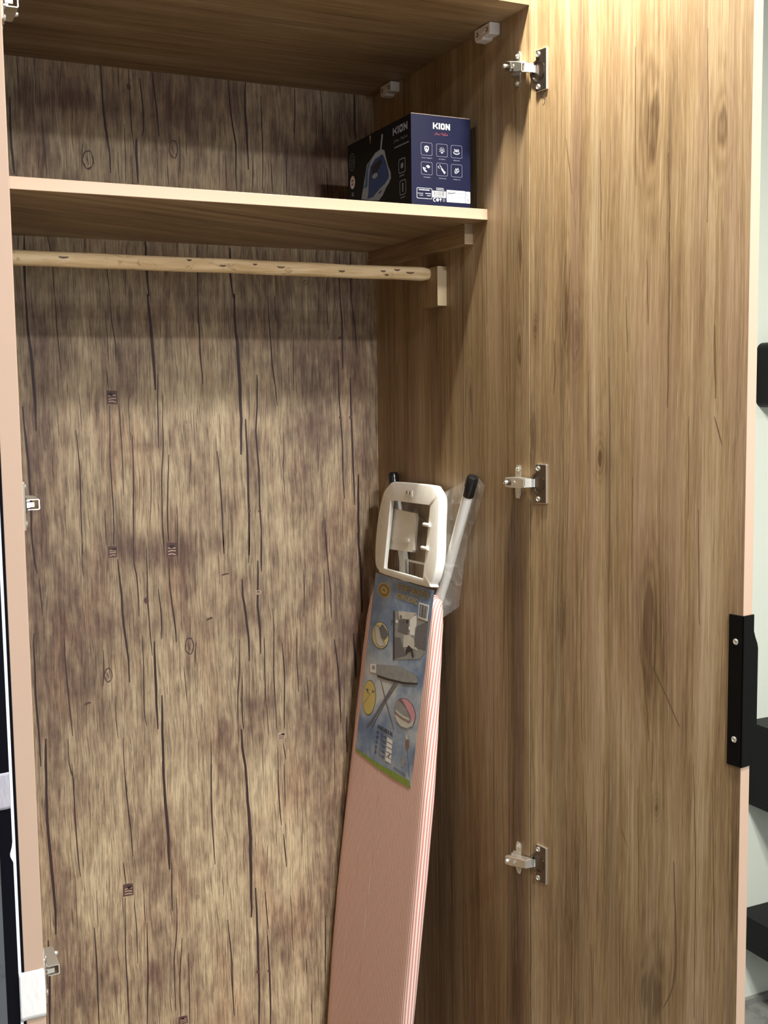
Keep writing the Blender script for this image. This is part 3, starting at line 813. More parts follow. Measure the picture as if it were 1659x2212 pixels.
LABEL = {'emblem':[(0.071,0.091),(0.174,0.04),(0.307,0.073),(0.204,0.118)],'title1':[(0.41,0.019),(0.938,0.022),(0.93,0.05),(0.413,0.046)],'title2':[(0.414,0.067),(0.77,0.071),(0.773,0.096),(0.412,0.096)],'white':[(0.799,0.08),(0.959,0.078),(0.958,0.159),(0.803,0.159)],'bar':[(0.845,0.087),(0.882,0.087),(0.887,0.149),(0.856,0.149)],'oval1':[(0.062,0.331),(0.184,0.25),(0.37,0.31),(0.248,0.395)],'cloth':[(0.183,0.284),(0.237,0.258),(0.333,0.285),(0.361,0.303),(0.297,0.338),(0.244,0.33)],'sock':[(0.108,0.278),(0.174,0.279),(0.237,0.331),(0.303,0.352),(0.321,0.365),(0.229,0.383),(0.166,0.37),(0.114,0.312)],'room':[(0.405,0.167),(0.984,0.146),(0.985,0.311),(0.903,0.358),(0.495,0.417)],'roomceil':[(0.477,0.159),(0.783,0.137),(0.678,0.182),(0.505,0.198)],'roomwall':[(0.508,0.206),(0.665,0.183),(0.676,0.263),(0.504,0.264)],'roomwhite':[(0.676,0.178),(0.779,0.146),(0.795,0.204),(0.789,0.273),(0.707,0.259)],'roomfloor':[(0.613,0.271),(0.781,0.25),(0.795,0.289),(0.864,0.32),(0.698,0.322),(0.625,0.335)],'sofa':[(0.772,0.211),(0.964,0.156),(0.982,0.304),(0.802,0.308)],'chair':[(0.457,0.303),(0.554,0.291),(0.64,0.342),(0.677,0.369),(0.499,0.41)],'table':[(0.668,0.346),(0.708,0.312),(0.776,0.323),(0.815,0.358),(0.792,0.366),(0.756,0.338),(0.709,0.349),(0.69,0.368)],'restsq':[(0.097,0.496),(0.202,0.482),(0.228,0.529),(0.114,0.538)],'restin':[(0.136,0.5),(0.185,0.493),(0.195,0.513),(0.143,0.518)],'bd':[(0.21,0.483),(0.558,0.44),(0.678,0.441),(0.872,0.443),(0.935,0.46),(0.911,0.479),(0.703,0.505),(0.426,0.526),(0.259,0.534),(0.22,0.526)],'bdunder':[(0.22,0.526),(0.259,0.534),(0.426,0.526),(0.703,0.505),(0.911,0.479),(0.914,0.487),(0.707,0.516),(0.431,0.538),(0.263,0.546)],'leg1':[(0.308,0.549),(0.408,0.623),(0.503,0.688),(0.629,0.767)],'leg2':[(0.559,0.53),(0.427,0.637),(0.242,0.788),(0.17,0.831)],'leg3':[(0.604,0.525),(0.455,0.637),(0.34,0.741),(0.256,0.825)],'oval2':[(0.025,0.695),(0.113,0.581),(0.263,0.655),(0.184,0.772)],'clip1':[(0.074,0.635),(0.122,0.634),(0.12,0.647),(0.086,0.648)],'clip2':[(0.192,0.625),(0.241,0.63),(0.185,0.643)],'clip3':[(0.099,0.651),(0.153,0.655),(0.066,0.722)],'clip4':[(0.153,0.655),(0.191,0.714)],'oval3':[(0.603,0.671),(0.732,0.583),(0.949,0.645),(0.839,0.727)],'tip':[(0.64,0.619),(0.73,0.613),(0.819,0.639),(0.888,0.668),(0.881,0.685),(0.84,0.694),(0.76,0.69),(0.631,0.683),(0.609,0.662)],'tipwhite':[(0.62,0.689),(0.763,0.697),(0.866,0.696),(0.943,0.662),(0.918,0.699),(0.839,0.725),(0.736,0.731),(0.665,0.719)],'tipdark':[(0.643,0.61),(0.697,0.595),(0.772,0.618),(0.862,0.652),(0.889,0.672),(0.819,0.639),(0.73,0.613)],'avail':[(0.351,0.788),(0.626,0.788),(0.624,0.807),(0.352,0.81)],'chk0':[(0.536,0.827),(0.632,0.827),(0.637,0.847),(0.54,0.848)],'chk1':[(0.539,0.853),(0.635,0.852),(0.64,0.872),(0.543,0.874)],'chk2':[(0.542,0.879),(0.638,0.877),(0.643,0.897),(0.546,0.899)],'chk3':[(0.545,0.904),(0.641,0.903),(0.646,0.923),(0.549,0.925)],'chk4':[(0.548,0.93),(0.644,0.928),(0.649,0.948),(0.552,0.95)],'row0':[(0.347,0.834),(0.527,0.829)],'row1':[(0.348,0.861),(0.527,0.855)],'row2':[(0.348,0.887),(0.528,0.881)],'row3':[(0.348,0.914),(0.528,0.908)],'row4':[(0.349,0.941),(0.529,0.934)],'tick':[(0.583,0.913),(0.595,0.92),(0.617,0.904)],'china':[(0.702,0.957),(0.899,0.952),(0.901,0.964),(0.704,0.969)],'flower1':[(0.833,0.796),(0.863,0.774),(0.892,0.78),(0.903,0.811),(0.881,0.837),(0.848,0.825)],'flower2':[(0.812,0.894),(0.853,0.865),(0.875,0.89),(0.852,0.931),(0.817,0.926)],'petal':[(0.829,0.768),(0.849,0.752),(0.883,0.774),(0.848,0.784)],'stem':[(0.884,0.835),(0.923,0.896),(0.959,0.958)],'stem2':[(0.663,0.785),(0.7,0.828),(0.728,0.848)],'green':[(-0.0,0.986),(0.409,0.99),(0.685,0.981),(0.971,0.972),(0.997,1.007),(0.698,1.016),(0.418,1.014),(0.011,1.0)]}
BOX_PRINT = {'K':[(39.7,135.5),(50.0,124.3)],'I':[(51.1,135.4),(55.2,125.5)],'O':[(56.7,135.1),(65.3,126.1)],'N':[(66.3,135.2),(72.0,126.2)],'red':[(41.9,119.7),(68.0,114.8)],'icons':[(27.8,93.0),(55.8,92.4),(82.7,93.0),(28.3,62.6),(56.1,62.3),(82.9,62.6)],'iconsize':[(17.5,102.7),(38.6,82.8)],'caps':[(16.3,77.4),(38.2,78.3),(49.2,78.4),(61.2,78.9),(73.3,77.6),(91.4,78.1),(23.3,48.8),(34.2,49.1),(48.0,48.6),(63.7,48.5),(80.5,48.4),(87.4,48.2)],'spec':[(6.7,29.5),(34.8,13.4)],'barc':[(35.8,25.1),(60.7,17.1)],'marks':[(41.2,12.3),(49.1,12.1),(55.6,12.5)],'sticker':[(61.2,30.8),(97.1,13.0)],'sticker2':[(97.8,30.8),(106.6,13.1)],'sK':[(186.4,139.8),(189.7,123.0),(201.4,138.1)],'sKION':[(187.1,138.8),(188.5,123.2),(242.3,137.0),(243.0,122.7)],'sar':[(189.2,106.2),(188.3,100.7),(242.7,108.7),(242.5,102.5)],'smod':[(192.6,91.8),(193.2,87.7),(243.3,90.5),(243.2,85.8)],'sic1':[(207.3,83.3),(232.3,81.7),(231.7,58.8),(208.6,60.2)],'sic2':[(210.1,48.4),(232.9,47.5),(233.3,23.6),(210.2,25.0)],'stamp1':[(21.6,129.6),(20.4,99.3),(8.7,117.3),(32.8,112.7)],'stamp2':[(21.8,90.0),(20.9,67.4),(10.8,80.0),(32.3,77.1)],'cord':[(146.5,136.1),(146.3,130.4),(143.3,122.9),(141.0,112.6)],'body':[(141.0,113.1),(154.6,108.2),(160.1,94.9),(167.4,80.4),(176.7,68.9),(178.3,58.8),(170.4,52.1),(160.6,47.2),(146.5,36.4),(130.4,29.9),(104.2,34.1),(58.3,43.3),(67.6,63.2),(76.7,82.1),(83.6,97.9),(102.4,104.4),(119.0,111.2)],'blue':[(146.6,103.3),(158.0,90.4),(167.2,73.9),(170.8,63.5),(164.8,58.0),(149.0,50.9),(137.0,49.6),(108.4,39.4),(83.6,40.0),(88.1,49.5),(91.1,74.5),(97.9,91.8),(118.6,101.3)],'blue2':[(102.4,104.4),(87.7,97.1),(78.8,81.8),(76.2,68.6),(67.5,59.8),(84.3,60.4),(86.9,75.2),(89.5,90.0)],'dark':[(138.5,97.4),(146.3,91.0),(121.9,77.3),(105.6,75.2),(104.0,90.7)],'knob':[(103.5,73.9),(113.8,77.9),(125.9,76.6),(127.7,71.2),(113.5,68.4)],'heel':[(149.0,52.5),(160.6,46.4),(140.7,39.0),(124.4,31.7),(104.3,36.7),(116.7,43.0),(137.0,48.0)],'tear':[(95.6,144.4),(101.7,143.1),(98.3,128.7)]}
DOOR_TINTS = [(0.075,1.642,0.0208,0.068,0.5),(0.09,1.579,0.0292,0.083,0.4),(0.01,1.475,0.015,0.038,0.5),(0.01,1.632,0.0083,0.045,0.3),(0.165,1.437,0.0167,0.019,0.5),(0.241,1.23,0.0333,0.068,0.6),(0.234,1.149,0.025,0.068,0.45),(0.28,1.098,0.0208,0.09,0.4),(0.067,1.187,0.0117,0.026,0.5),(0.17,0.819,0.05,0.143,0.4),(0.257,0.681,0.0417,0.045,0.35),(0.386,1.233,0.0117,0.165,0.4),(0.393,0.889,0.0117,0.226,0.3),(0.184,1.27,0.0208,0.068,0.3),(0.083,0.796,0.0458,0.12,0.35),(0.077,1.076,0.0333,0.15,0.2),(0.125,1.192,0.01,0.226,0.3),(0.383,1.534,0.01,0.113,0.3),(0.253,1.89,0.025,0.045,0.2),(0.089,1.823,0.0167,0.09,0.3),(0.17,1.83,0.0125,0.188,0.2),(0.36,1.039,0.0333,0.15,0.2),(0.053,0.578,0.0333,0.075,0.3),(0.338,1.443,0.025,0.113,0.2),(0.108,1.747,0.0333,0.068,-0.35),(0.219,1.696,0.025,0.113,-0.35),(0.228,1.993,0.05,0.09,-0.3),(0.01,1.062,0.0083,0.451,-0.45),(0.175,1.269,0.0083,0.188,-0.3),(0.317,1.317,0.0333,0.15,-0.2),(0.204,1.102,0.0167,0.15,-0.25),(0.215,0.827,0.0208,0.15,-0.2),(0.136,1.638,0.0067,0.526,-0.35),(0.061,1.362,0.0208,0.06,-0.2),(0.351,1.888,0.0125,0.15,-0.3),(0.283,0.918,0.0333,0.15,-0.2)]
PANEL_TINTS = [(0.036,1.205,0.0369,0.2,0.7),(0.038,0.857,0.0369,0.231,0.8),(0.039,0.536,0.0369,0.154,0.8),(0.055,1.781,0.0154,0.092,0.6),(0.025,1.826,0.0123,0.046,0.4),(0.224,0.578,0.0923,0.231,0.4),(0.291,0.818,0.0462,0.231,0.3),(0.139,0.865,0.0185,0.385,-0.3),(0.104,1.541,0.0185,0.269,-0.35),(0.18,1.502,0.0231,0.154,0.3),(0.388,1.501,0.0923,0.154,0.3),(0.074,1.651,0.0154,0.154,0.3),(0.019,1.576,0.0123,0.231,-0.3)]

# back board with its printed planks
bm = board(bmesh.new(), XL, 0.0, D, D + 0.006, 0.03, ZC, 100, 1, 270)
tf(bm, Matrix.Translation(-ROOT))
back = obj('back_panel', bm, M_RUSTIC, ward)
back['label'] = 'weathered grey-brown plank print with dark vertical cracks'
grain(back, 0, 2, tints=[(x + 0.3825, z, a, b, s) for x, z, a, b, s in TINTS] + [(0.9, 0, 1, 1, 0)])
bp_map = lambda a, b, l: (a + 0.3825, D - 0.28 - 0.00012 - 0.00010 * l, b)
bm = bmesh.new()
for i, (wd, pts) in enumerate(CRACKS):
    line = smooth_line(pts, 0.02, min(0.0007, wd * 0.12))
    flat_stroke(bm, line, wd * 1.05, bp_map, .6 + .13 * (i % 11), 0, taper=True)
for x, z, w_, h_, k in NAIL_MARKS:
    jj = lambda s: random.uniform(-s, s)
    k = 0 if k == 1 and w_ > .012 else k
    if k in (0, 2):
        flat_poly(bm, [(x - w_ / 2 + jj(.001), z - h_ / 2), (x + w_ / 2, z - h_ / 2 + jj(.001)), (x + w_ / 2 + jj(.001), z + h_ * .45), (x, z + h_ / 2 + jj(.001)), (x - w_ / 2, z + h_ / 2)], bp_map, 2, 1 if k == 0 else 2)
        for q in range(3):
            zz = z - h_ * (0.35 - 0.22 * q)
            flat_stroke(bm, [(x - w_ * .35, zz + jj(.001)), (x, zz + .0012 + jj(.0006)), (x + w_ * .36, zz + jj(.001))], h_ * .08, bp_map, 3, 2 if k == 0 else 1)
        flat_ell(bm, x + jj(w_ * .2), z + h_ * .22, w_ * .25, h_ * .12, bp_map, 3, 0)
    elif k == 1:
        flat_ell(bm, x, z, w_ / 2, h_ / 2, bp_map, 2, 1, 0.2, 9)
    else:
        flat_poly(bm, [(x - w_ / 2, z - h_ * .4), (x + w_ * .5, z + h_ * .1), (x + w_ * .3, z + h_ * .5), (x - w_ * .4, z + h_ * .2)], bp_map, 2, 1)
for x, z, rx, rz in OVAL_KNOTS:
    wb = [1 + .16 * noise.noise((math.cos(k * .35) * 1.5 + x * 50, math.sin(k * .35) * 1.5, 4)) for k in range(18)]
    th = [.78 + .17 * noise.noise((k * .6, x * 90, 7)) for k in range(18)]
    o_ = [(x + (a - x) * f, z + (b - z) * f) for (a, b), f in zip(ell_pts(x, z, rx, rz, 18), wb)]
    flat_ring(bm, o_, [(x + (a - x) * t, z + (b - z) * (t + .06)) for (a, b), t in zip(o_, th)], bp_map, 2, 1)
    flat_stroke(bm, [(x - rx * .2, z + rz * .4), (x - rx * .1, z), (x + rx * .1, z - rz * .5)], rx * .22, bp_map, 2, 1, taper=True)
# a hundred short hair cracks between the long ones
for k in range(330):
    x, z = random.uniform(XL + .01, -.01), random.uniform(.3, 2.1)
    L_ = random.uniform(.015, .08)
    flat_stroke(bm, [(x, z), (x + random.uniform(-.0008, .0012), z - L_ * .5), (x + random.uniform(-.001, .002), z - L_)], random.uniform(.0005, .0012), bp_map, .3, 1, taper=True)
cr = obj('crack_print', bm, (M_CRACK, M_NAIL, M_PALE), back, recalc=False)
cr['kind'] = 'stuff'

# carcass
bm = tf(board(bmesh.new(), 0.0, 0.018, 0.001, 0.576, 0.0, ZC + .018, 1, 90, 240), Matrix.Translation(-ROOT))
side = obj('side_panel', bm, M_SIDE, ward)
grain(side, 1, 2, knots=[((y - .28, z), a, b) for (y, z, a, b) in PANEL_KNOTS], tints=[(y - .28, z, a, b, s) for y, z, a, b, s in PANEL_TINTS])
sp_map = lambda a, b, l: (0.3825 - 0.0001 - 0.0001 * l, a - 0.28, b)
bm = bmesh.new()
for wd, pts in PANEL_LINES:
    flat_stroke(bm, smooth_line(pts, 0.03, 0.0003), wd, sp_map, 1, 0, taper=True)
gl = obj('grain_print', bm, M_GRAINLINE, side, recalc=False)
gl['kind'] = 'stuff'
bm = tf(board(bmesh.new(), XL - .018, XL, 0.005, 0.576, 0.0, ZC + .018, 1, 20, 40), Matrix.Translation(-ROOT))
grain(obj('side_panel', bm, M_SIDE, ward), 1, 2, off=(1.3, .7))
bm = tf(board(bmesh.new(), XL, 0.0, 0.001, 0.576, ZC, ZC + .018, 40, 40, 1), Matrix.Translation(-ROOT))
grain(obj('top_panel', bm, M_TOP, ward), 1, 0)
bm = tf(board(bmesh.new(), XL, 0.0, 0.001, 0.56, 0.012, 0.03, 20, 20, 1), Matrix.Translation(-ROOT))
grain(obj('bottom_panel', bm, M_TOP, ward), 1, 0, off=(.4, .9))

# shelf with its pale edge band, its support strips, the hanging rail and its brackets
bm = tf(board(bmesh.new(), XL, 0.0, 0.1275, 0.56, 1.8232, 1.84, 60, 40, 1), Matrix.Translation(-ROOT))
shelf = obj('shelf', bm, M_TOP, ward)
grain(shelf, 1, 0, off=(.77, .33))
# the shelf's print runs at a slant
for v in shelf.data.attributes['grain'].data:
    a, t, l = v.vector
    v.vector = (a * .93 - l * .36, t, l * .93 + a * .36)
bm = bmesh.new()
box(bm, XL, -0.0003, 0.1255, 0.1276, 1.8230, 1.8402, 0.0007)
W('edge_band', bm, M_SHELFEDGE, shelf)
shelf.children[0].matrix_parent_inverse = Matrix.Identity(4)
for x0, x1 in ((-.016, -.0001), (XL + .0001, XL + .016)):
    bm = tf(board(bmesh.new(), x0, x1, .175, .5599, 1.790, 1.8231, 1, 30, 4), Matrix.Translation(-ROOT))
    grain(obj('shelf_support', bm, M_SIDE, ward), 2, 1, off=(.2, .5))
    bm = bmesh.new()
    box(bm, x0, x1, .1742, .1751, 1.790, 1.8231)
    W('edge_band', bm, plain('brown_edge_band', (0.36, 0.26, 0.16), .4, var=.05), ward.children[-1])
for x0, x1 in ((-.018, -.0001), (XL + .0001, XL + .018)):
    bm = tf(board(bmesh.new(), x0, x1, .2685, .3365, 1.696, 1.764, 1, 8, 8), Matrix.Translation(-ROOT))
    br = obj('rail_bracket', bm, M_TOP, ward)
    grain(br, 1, 2, off=(.1, .2))
    bm = bmesh.new()
    box(bm, x0, x1, .2676, .2685, 1.696, 1.764)
    W('edge_band', bm, plain('tan_edge_band', (0.43, 0.335, 0.205), .4, var=.05), br)

g = G('raw_pale_wood')
tc = g.n('ShaderNodeTexCoord', out=3)
x, y, z = g.sep(tc)
n1 = g.noise(g.xyz(g.ma('MULTIPLY', x, 9), g.ma('MULTIPLY', y, 90), g.ma('MULTIPLY', z, 90)), 1, 4, .6, .6)
n2 = g.noise(g.xyz(g.ma('MULTIPLY', x, 30), g.ma('MULTIPLY', y, 60), g.ma('MULTIPLY', z, 60)), 1, 3, .6, 1.5)
c = g.ramp(n1, [(.3, (.50, .34, .17)), (.5, (.66, .49, .28)), (.7, (.78, .62, .40))])
c = g.mix(g.rng(n2, .60, .70, 0, .55), c, (.33, .20, .09))
M_RAW = g.out(c, .6, 0, .3, n1, .0008)
bm = bmesh.new()
pts, rad = [], []
for k in range(61):
    t = k / 60
    xx = XL + .018 + t * (-.018 - XL - .018)
    pts.append((xx, .302 + .0012 * noise.noise((xx * 9, 0, 1)), 1.7535 + .0012 * noise.noise((xx * 9, 5, 1))))
    rad.append(.0118 + .0007 * noise.noise((xx * 14, 9, 2)) - (.0022 if k in (0, 60) else 0))
tube(bm, pts, rad, 20)
rail = W('hanging_rail', bm, M_RAW, ward, True)
rail['label'] = 'rough pale wooden pole with small dark knots'
M_KNOT = plain('rail_knot', (.10, .055, .025), .6, var=.3)
for xx, dz, rx in ((-.652, .002, .008), (-.40, -.001, .006), (-.345, .0035, .004), (-.30, .0005, .007), (-.455, .006, .004), (-.19, -.002, .006), (-.105, -.005, .004), (-.112, .001, .005), (-.085, .004, .006), (-.06, .000, .008)):
    bm = bmesh.new()
    L_ = []
    for t in [2 * math.pi * k / 12 for k in range(12)]:
        u_, v_ = rx * math.cos(t), .0013 * math.sin(t) + .0006 * math.cos(2 * t)
        zz = dz + v_
        L_.append(bm.verts.new((xx + u_, .302 - math.sqrt(max(1e-8, .0124 ** 2 - zz ** 2)) - .0008, 1.7535 + zz)))
    bm.faces.new(L_)
    W('knot', bm, M_KNOT, rail)

# ------------------------------------------------------------------ doors
def door(px, ang, inner_sign, zlo, zhi):
    o_ = bpy.data.objects
    bm = board(bmesh.new(), 0.0, .3972, *((0, .018) if inner_sign > 0 else (-.018, 0)), zlo, zhi, 100, 1, 330)
    d = obj('door', bm, M_DOOR, ward)
    d.location = Vector((px, -.002, 0)) - ROOT
    d.rotation_euler = (0, 0, ang)
    bm = bmesh.new()
    ys = (-.0002, .0182) if inner_sign > 0 else (-.0182, .0002)
    box(bm, .3970, .3982, ys[0], ys[1], zlo, zhi, .0005)
    obj('edge_band', bm, M_PEACH, d)
    return d


AR = math.atan2(-math.sin(R(100.8)), -math.cos(R(100.8)))
AL = math.atan2(-math.sin(R(97.6)), math.cos(R(97.6)))
dr = door(.0006, AR, 1, .02, 2.145)
dr['label'] = 'right-hand door swung open, brown wood-grain inner face'
grain(dr, 0, 2, knots=[((a, z), ra, rb) for a, z, ra, rb in DOOR_KNOTS], tints=DOOR_TINTS)
dl = door(-.767, AL, -1, .02, 2.145)
dl['label'] = 'left-hand door seen along its pale peach edge'
grain(dl, 0, 2, off=(.9, 1.1))
dr_map = lambda a, b, l: (a, -.0001 - .0001 * l, b)
bm = bmesh.new()
for wd, pts in DOOR_LINES:
    flat_stroke(bm, smooth_line(pts, 0.012, 0.0005), wd * .75, dr_map, 1, 0, taper=True)
gl = obj('grain_print', bm, M_GRAINLINE, dr, recalc=False)
gl['kind'] = 'stuff'
# pen scribble under the top hinge
bm = bmesh.new()
flat_stroke(bm, smooth_line([(.0205, 1.985), (.0225, 1.989), (.0275, 1.993), (.031, 1.9925), (.0305, 1.989), (.0255, 1.985), (.0235, 1.9825), (.0285, 1.9805), (.0315, 1.977), (.030, 1.972), (.0265, 1.9705)], .002, 0), .0008, dr_map, 2, 0)
obj('pen_mark', bm, M_INK, dr, recalc=False)

# black angle handle wrapped round the free edge
bm = bmesh.new()
box(bm, .3770, .4004, -.0022, -.0001, 1.0437, 1.246, .0004)
P0 = [(-.0022, 1.0437), (.0195, 1.0437), (.0195, 1.066), (.0225, 1.074), (.0275, 1.084), (.0290, 1.090), (.0290, 1.200), (.0275, 1.206), (.0225, 1.216), (.0195, 1.224), (.0195, 1.246), (-.0022, 1.246)]
loft(bm, [[(.3984, a, b) for a, b in P0], [(.4004, a, b) for a, b in P0]])
hd = obj('handle', bm, M_BLACK, dr)
hd['label'] = 'black metal edge-pull handle with two screws'
for zz in (1.2106, 1.0795):
    bm = bmesh.new()
    screw(bm, (.3882, -.0022, zz), (0, -1, 0), .0042, .0018)
    obj('handle_screw', bm, M_CHROME, dr)

# the left door's outside: black strip, white protective film, black facing, paper tape
def dbox(name, x0, x1, o0, o1, z0, z1, mat, bev=.0004):
    bm = bmesh.new()
    box(bm, x0, x1, -o1, -o0, z0, z1, bev)
    return obj(name, bm, mat, dl)


dbox('facing_strip', .012, .3972, .0183, .0208, .02, 2.145, M_BLACKGLOSS, .0002)
bm = bmesh.new()
prof = [(.0209, .02), (.0209, 2.145), (.0236, 2.145), (.0236, 1.111), (.0243, 1.106), (.0262, 1.099), (.0260, 1.096), (.0250, 1.0935), (.0236, 1.0905), (.0236, .02)]
loft(bm, [[(.012, -a, b) for a, b in prof], [(.3976, -a, b) for a, b in prof]])
obj('protective_film', bm, M_WHITEFILM, dl)
fc = dbox('facing', .012, .3972, .0237, .0357, .02, 2.145, M_BLACKGLOSS, .0006)
fc['label'] = 'black outer facing of the left-hand door'


def tape(x, o0, o1, z0, z1, tilt, wrap):
    bm = bmesh.new()
    n, m = 14, 12
    gv = []
    for i in range(n + 1):
        row = []
        for j in range(m + 1):
            a, b = i / n, j / m
            zz = z0 + (z1 - z0) * b + tilt * (a - .5) + .0006 * noise.noise((a * 5, b * 5, 3))
            row.append(bm.verts.new((x + .0004 + .0004 * noise.noise((a * 6, b * 7, 8)), -(o0 + (o1 - o0) * a), zz)))
        gv.append(row)
    if wrap:
        row = [bm.verts.new((x - .045 + .001 * noise.noise((1, j, 2)), .0007, z0 + (z1 - z0) * j / m)) for j in range(m + 1)]
        gv.insert(0, [bm.verts.new((v.co.x, .0007, v.co.z)) for v in gv[0]])
        gv.insert(0, row)
    for r0, r1 in zip(gv, gv[1:]):
        for j in range(m):
            bm.faces.new((r0[j], r1[j], r1[j + 1], r0[j + 1]))
    o = obj('tape', bm, M_TAPE, dl, True)
    sm = o.modifiers.new('thickness', 'SOLIDIFY')
    sm.thickness = .0003
    return o


tape(.3990, -.0008, .0232, .9300, .9793, -.0018, True)
M_TAPE = plain('shaded_lilac_tape', (0.42, 0.40, 0.45), 0.75, var=0.06, scale=60)  # the shadow on this tape is put into its greyer colour
t2 = tape(.3984, .0239, .0375, 1.1440, 1.1800, -.0012, False)

# ------------------------------------------------------------------ hinges
def hinge(zc, left, tilt=0.0):
    """cup on the door, arm and cross plate on the side panel"""
    mx = (lambda v: Vector((-.765 - v[0], v[1], v[2])) - ROOT) if left else (lambda v: Vector(v) - ROOT)
    root = bpy.data.objects.new('hinge', None)
    COL.objects.link(root)
    root.parent = ward

    def put(name, bm, mat, smooth=False):
        for v in bm.verts:
            v.co = mx(v.co)
        return obj(name, bm, mat, root, smooth)
    # cross-shaped mounting plate
    bm = bmesh.new()
    wing = [(.0245, -.0205), (.0245, .0205), (.0275, .0265), (.0365, .0265), (.0395, .0205), (.0395, .0080), (.0480, .0070), (.0480, -.0070), (.0395, -.0080), (.0395, -.0205), (.0365, -.0265), (.0275, -.0265)]
    loft(bm, [[(-.0002, y, zc + z) for y, z in wing], [(-.0019, y, zc + z) for y, z in wing]])
    box(bm, -.0085, -.0018, .0060, .0440, zc - .0062, zc + .0062, .0008)
    put('mounting_plate', bm, M_CHROME)
    for s in (1, -1):
        bm = bmesh.new()
        screw(bm, (-.0019, .0320, zc + s * .0205), (-1, 0, 0), .0040, .0020)
        put('screw', bm, M_CHROME, True)
    # channel arm
    bm = bmesh.new()
    zz = .0082
    sec = [(-.0030, -zz), (-.0165, -zz), (-.0180, -zz + .0014), (-.0180, zz - .0014), (-.0165, zz), (-.0030, zz), (-.0030, zz - .0013), (-.0158, zz - .0013), (-.0166, zz - .0022), (-.0166, -zz + .0022), (-.0158, -zz + .0013), (-.0030, -zz + .0013)]
    rows = []
    for y, k, t in ((-.0095, .84, 0), (-.0040, .90, 0), (.0060, 1.0, 0), (.0300, 1.0, .0), (.0445, .95, .0)):
        rows.append([(x + tilt * .3 * (y - .02), y, zc + z * k + tilt * (y - .02)) for x, z in sec])
    loft(bm, rows)
    arm = put('arm', bm, M_CHROME)
    # slot and fixing screw on the arm
    bm = bmesh.new()
    tq = tilt * (.036 - .02)
    loft(bm, [[(xx, .0335 + .0085 * a / .0085, zc + tq + b) for a, b in rrect(-.0075, .0075, -.0048, .0048, .0046)] for xx in (-.0179, -.0184)])
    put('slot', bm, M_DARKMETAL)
    for yy, hh in ((.0375, .0060), (.0180, .0015)):
        bm = bmesh.new()
        screw(bm, (-.0180, yy, zc + tilt * (yy - .02)), (-1, 0, 0), .0034, hh)
        put('screw', bm, M_CHROME, True)
    # link between arm and cup
    zl = zc + tilt * (-.03)
    bm = bmesh.new()
    A = ([(-.0118, -.0070), (-.0112, -.0098), (.0000, -.0110)] if left else [(-.0160, -.0080), (-.0150, -.0102), (.0000, -.0118)]) + [(.0034, -.0130), (.0047, -.0175)]
    loft(bm, [[(x, y, zl + z) for x, y in A] + [(x + .0012, y + .0016, zl + z) for x, y in A[::-1]] for z in ((-.0030, .0030) if left else (-.0064, .0064))])
    put('link', bm, M_CHROME)
    # cup plate, in the door's own axes
    M = (dl if left else dr).matrix_basis
    sg = 1 if left else -1

    def cup(name, bm, mat, smooth=False):
        for v in bm.verts:
            v.co = M @ Vector((v.co.x + (0 if left else .0034), v.co.y * sg, v.co.z))
        return obj(name, bm, mat, root, smooth)
    zk = zc + tilt * (-.05) - (.0 if not tilt else .001)
    bm = bmesh.new()
    outl = [(.0345, -.0295), (.0345, .0295), (.0335, .0305), (.0118, .0305), (.0108, .0295), (.0108, .0172)]
    outl += [(.0150 + .0175 * math.cos(t), .0175 * math.sin(t)) for t in [R(104 + 152 * k / 14) for k in range(15)]]
    outl += [(.0108, -.0172), (.0108, -.0295), (.0118, -.0305), (.0335, -.0305)]
    hole = ell_pts(.0165, 0, .0145, .0150, len(outl))
    a0 = math.atan2(outl[0][1], outl[0][0] - .0165)
    hole = [(.0165 + .0142 * math.cos(math.atan2(z, x - .0165)), .0148 * math.sin(math.atan2(z, x - .0165))) for x, z in outl]
    lo = [[(x, .0001, zk + z) for x, z in outl], [(x, .0026, zk + z) for x, z in outl], [(x + (.0005 if x < .02 else -.0012), .0032, zk + z * .975) for x, z in outl],
          [(x, .0032, zk + z) for x, z in hole], [(x, .0004, zk + z * .96) for x, z in hole]]
    loft(bm, lo, cap0=True, cap1=False)
    for f in bm.faces:
        ys_ = [v.co.y for v in f.verts]
        if max(ys_) - min(ys_) > .0003 and max(abs(v.co.x - .0165) for v in f.verts) > .0170:
            f.material_index = 1
    cup('cup_plate', bm, (M_PLATE, M_CHROME))
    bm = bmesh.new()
    bm.faces.new([bm.verts.new((x, .0005, zk + z)) for x, z in ell_pts(.0165, 0, .0150, .0155, 28)])  # flat disc; the shade of the cup's recess is in its dark colour
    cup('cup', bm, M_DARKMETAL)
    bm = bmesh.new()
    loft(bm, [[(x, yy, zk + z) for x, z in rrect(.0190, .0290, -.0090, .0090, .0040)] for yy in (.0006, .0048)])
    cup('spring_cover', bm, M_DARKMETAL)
    for s in (1, -1):
        bm = bmesh.new()
        screw(bm, (.0166, .0032, zk + s * .0238), (0, 1, 0), .0042, .0022)
        cup('screw', bm, M_CHROME, True)
    return root


for zc, lf, tl in ((2.036, False, .28), (1.3995, False, -.02), (.7780, False, -.22), (2.0245, True, 0), (1.4045, True, 0), (.7815, True, 0)):
    hinge(zc, lf, tl)

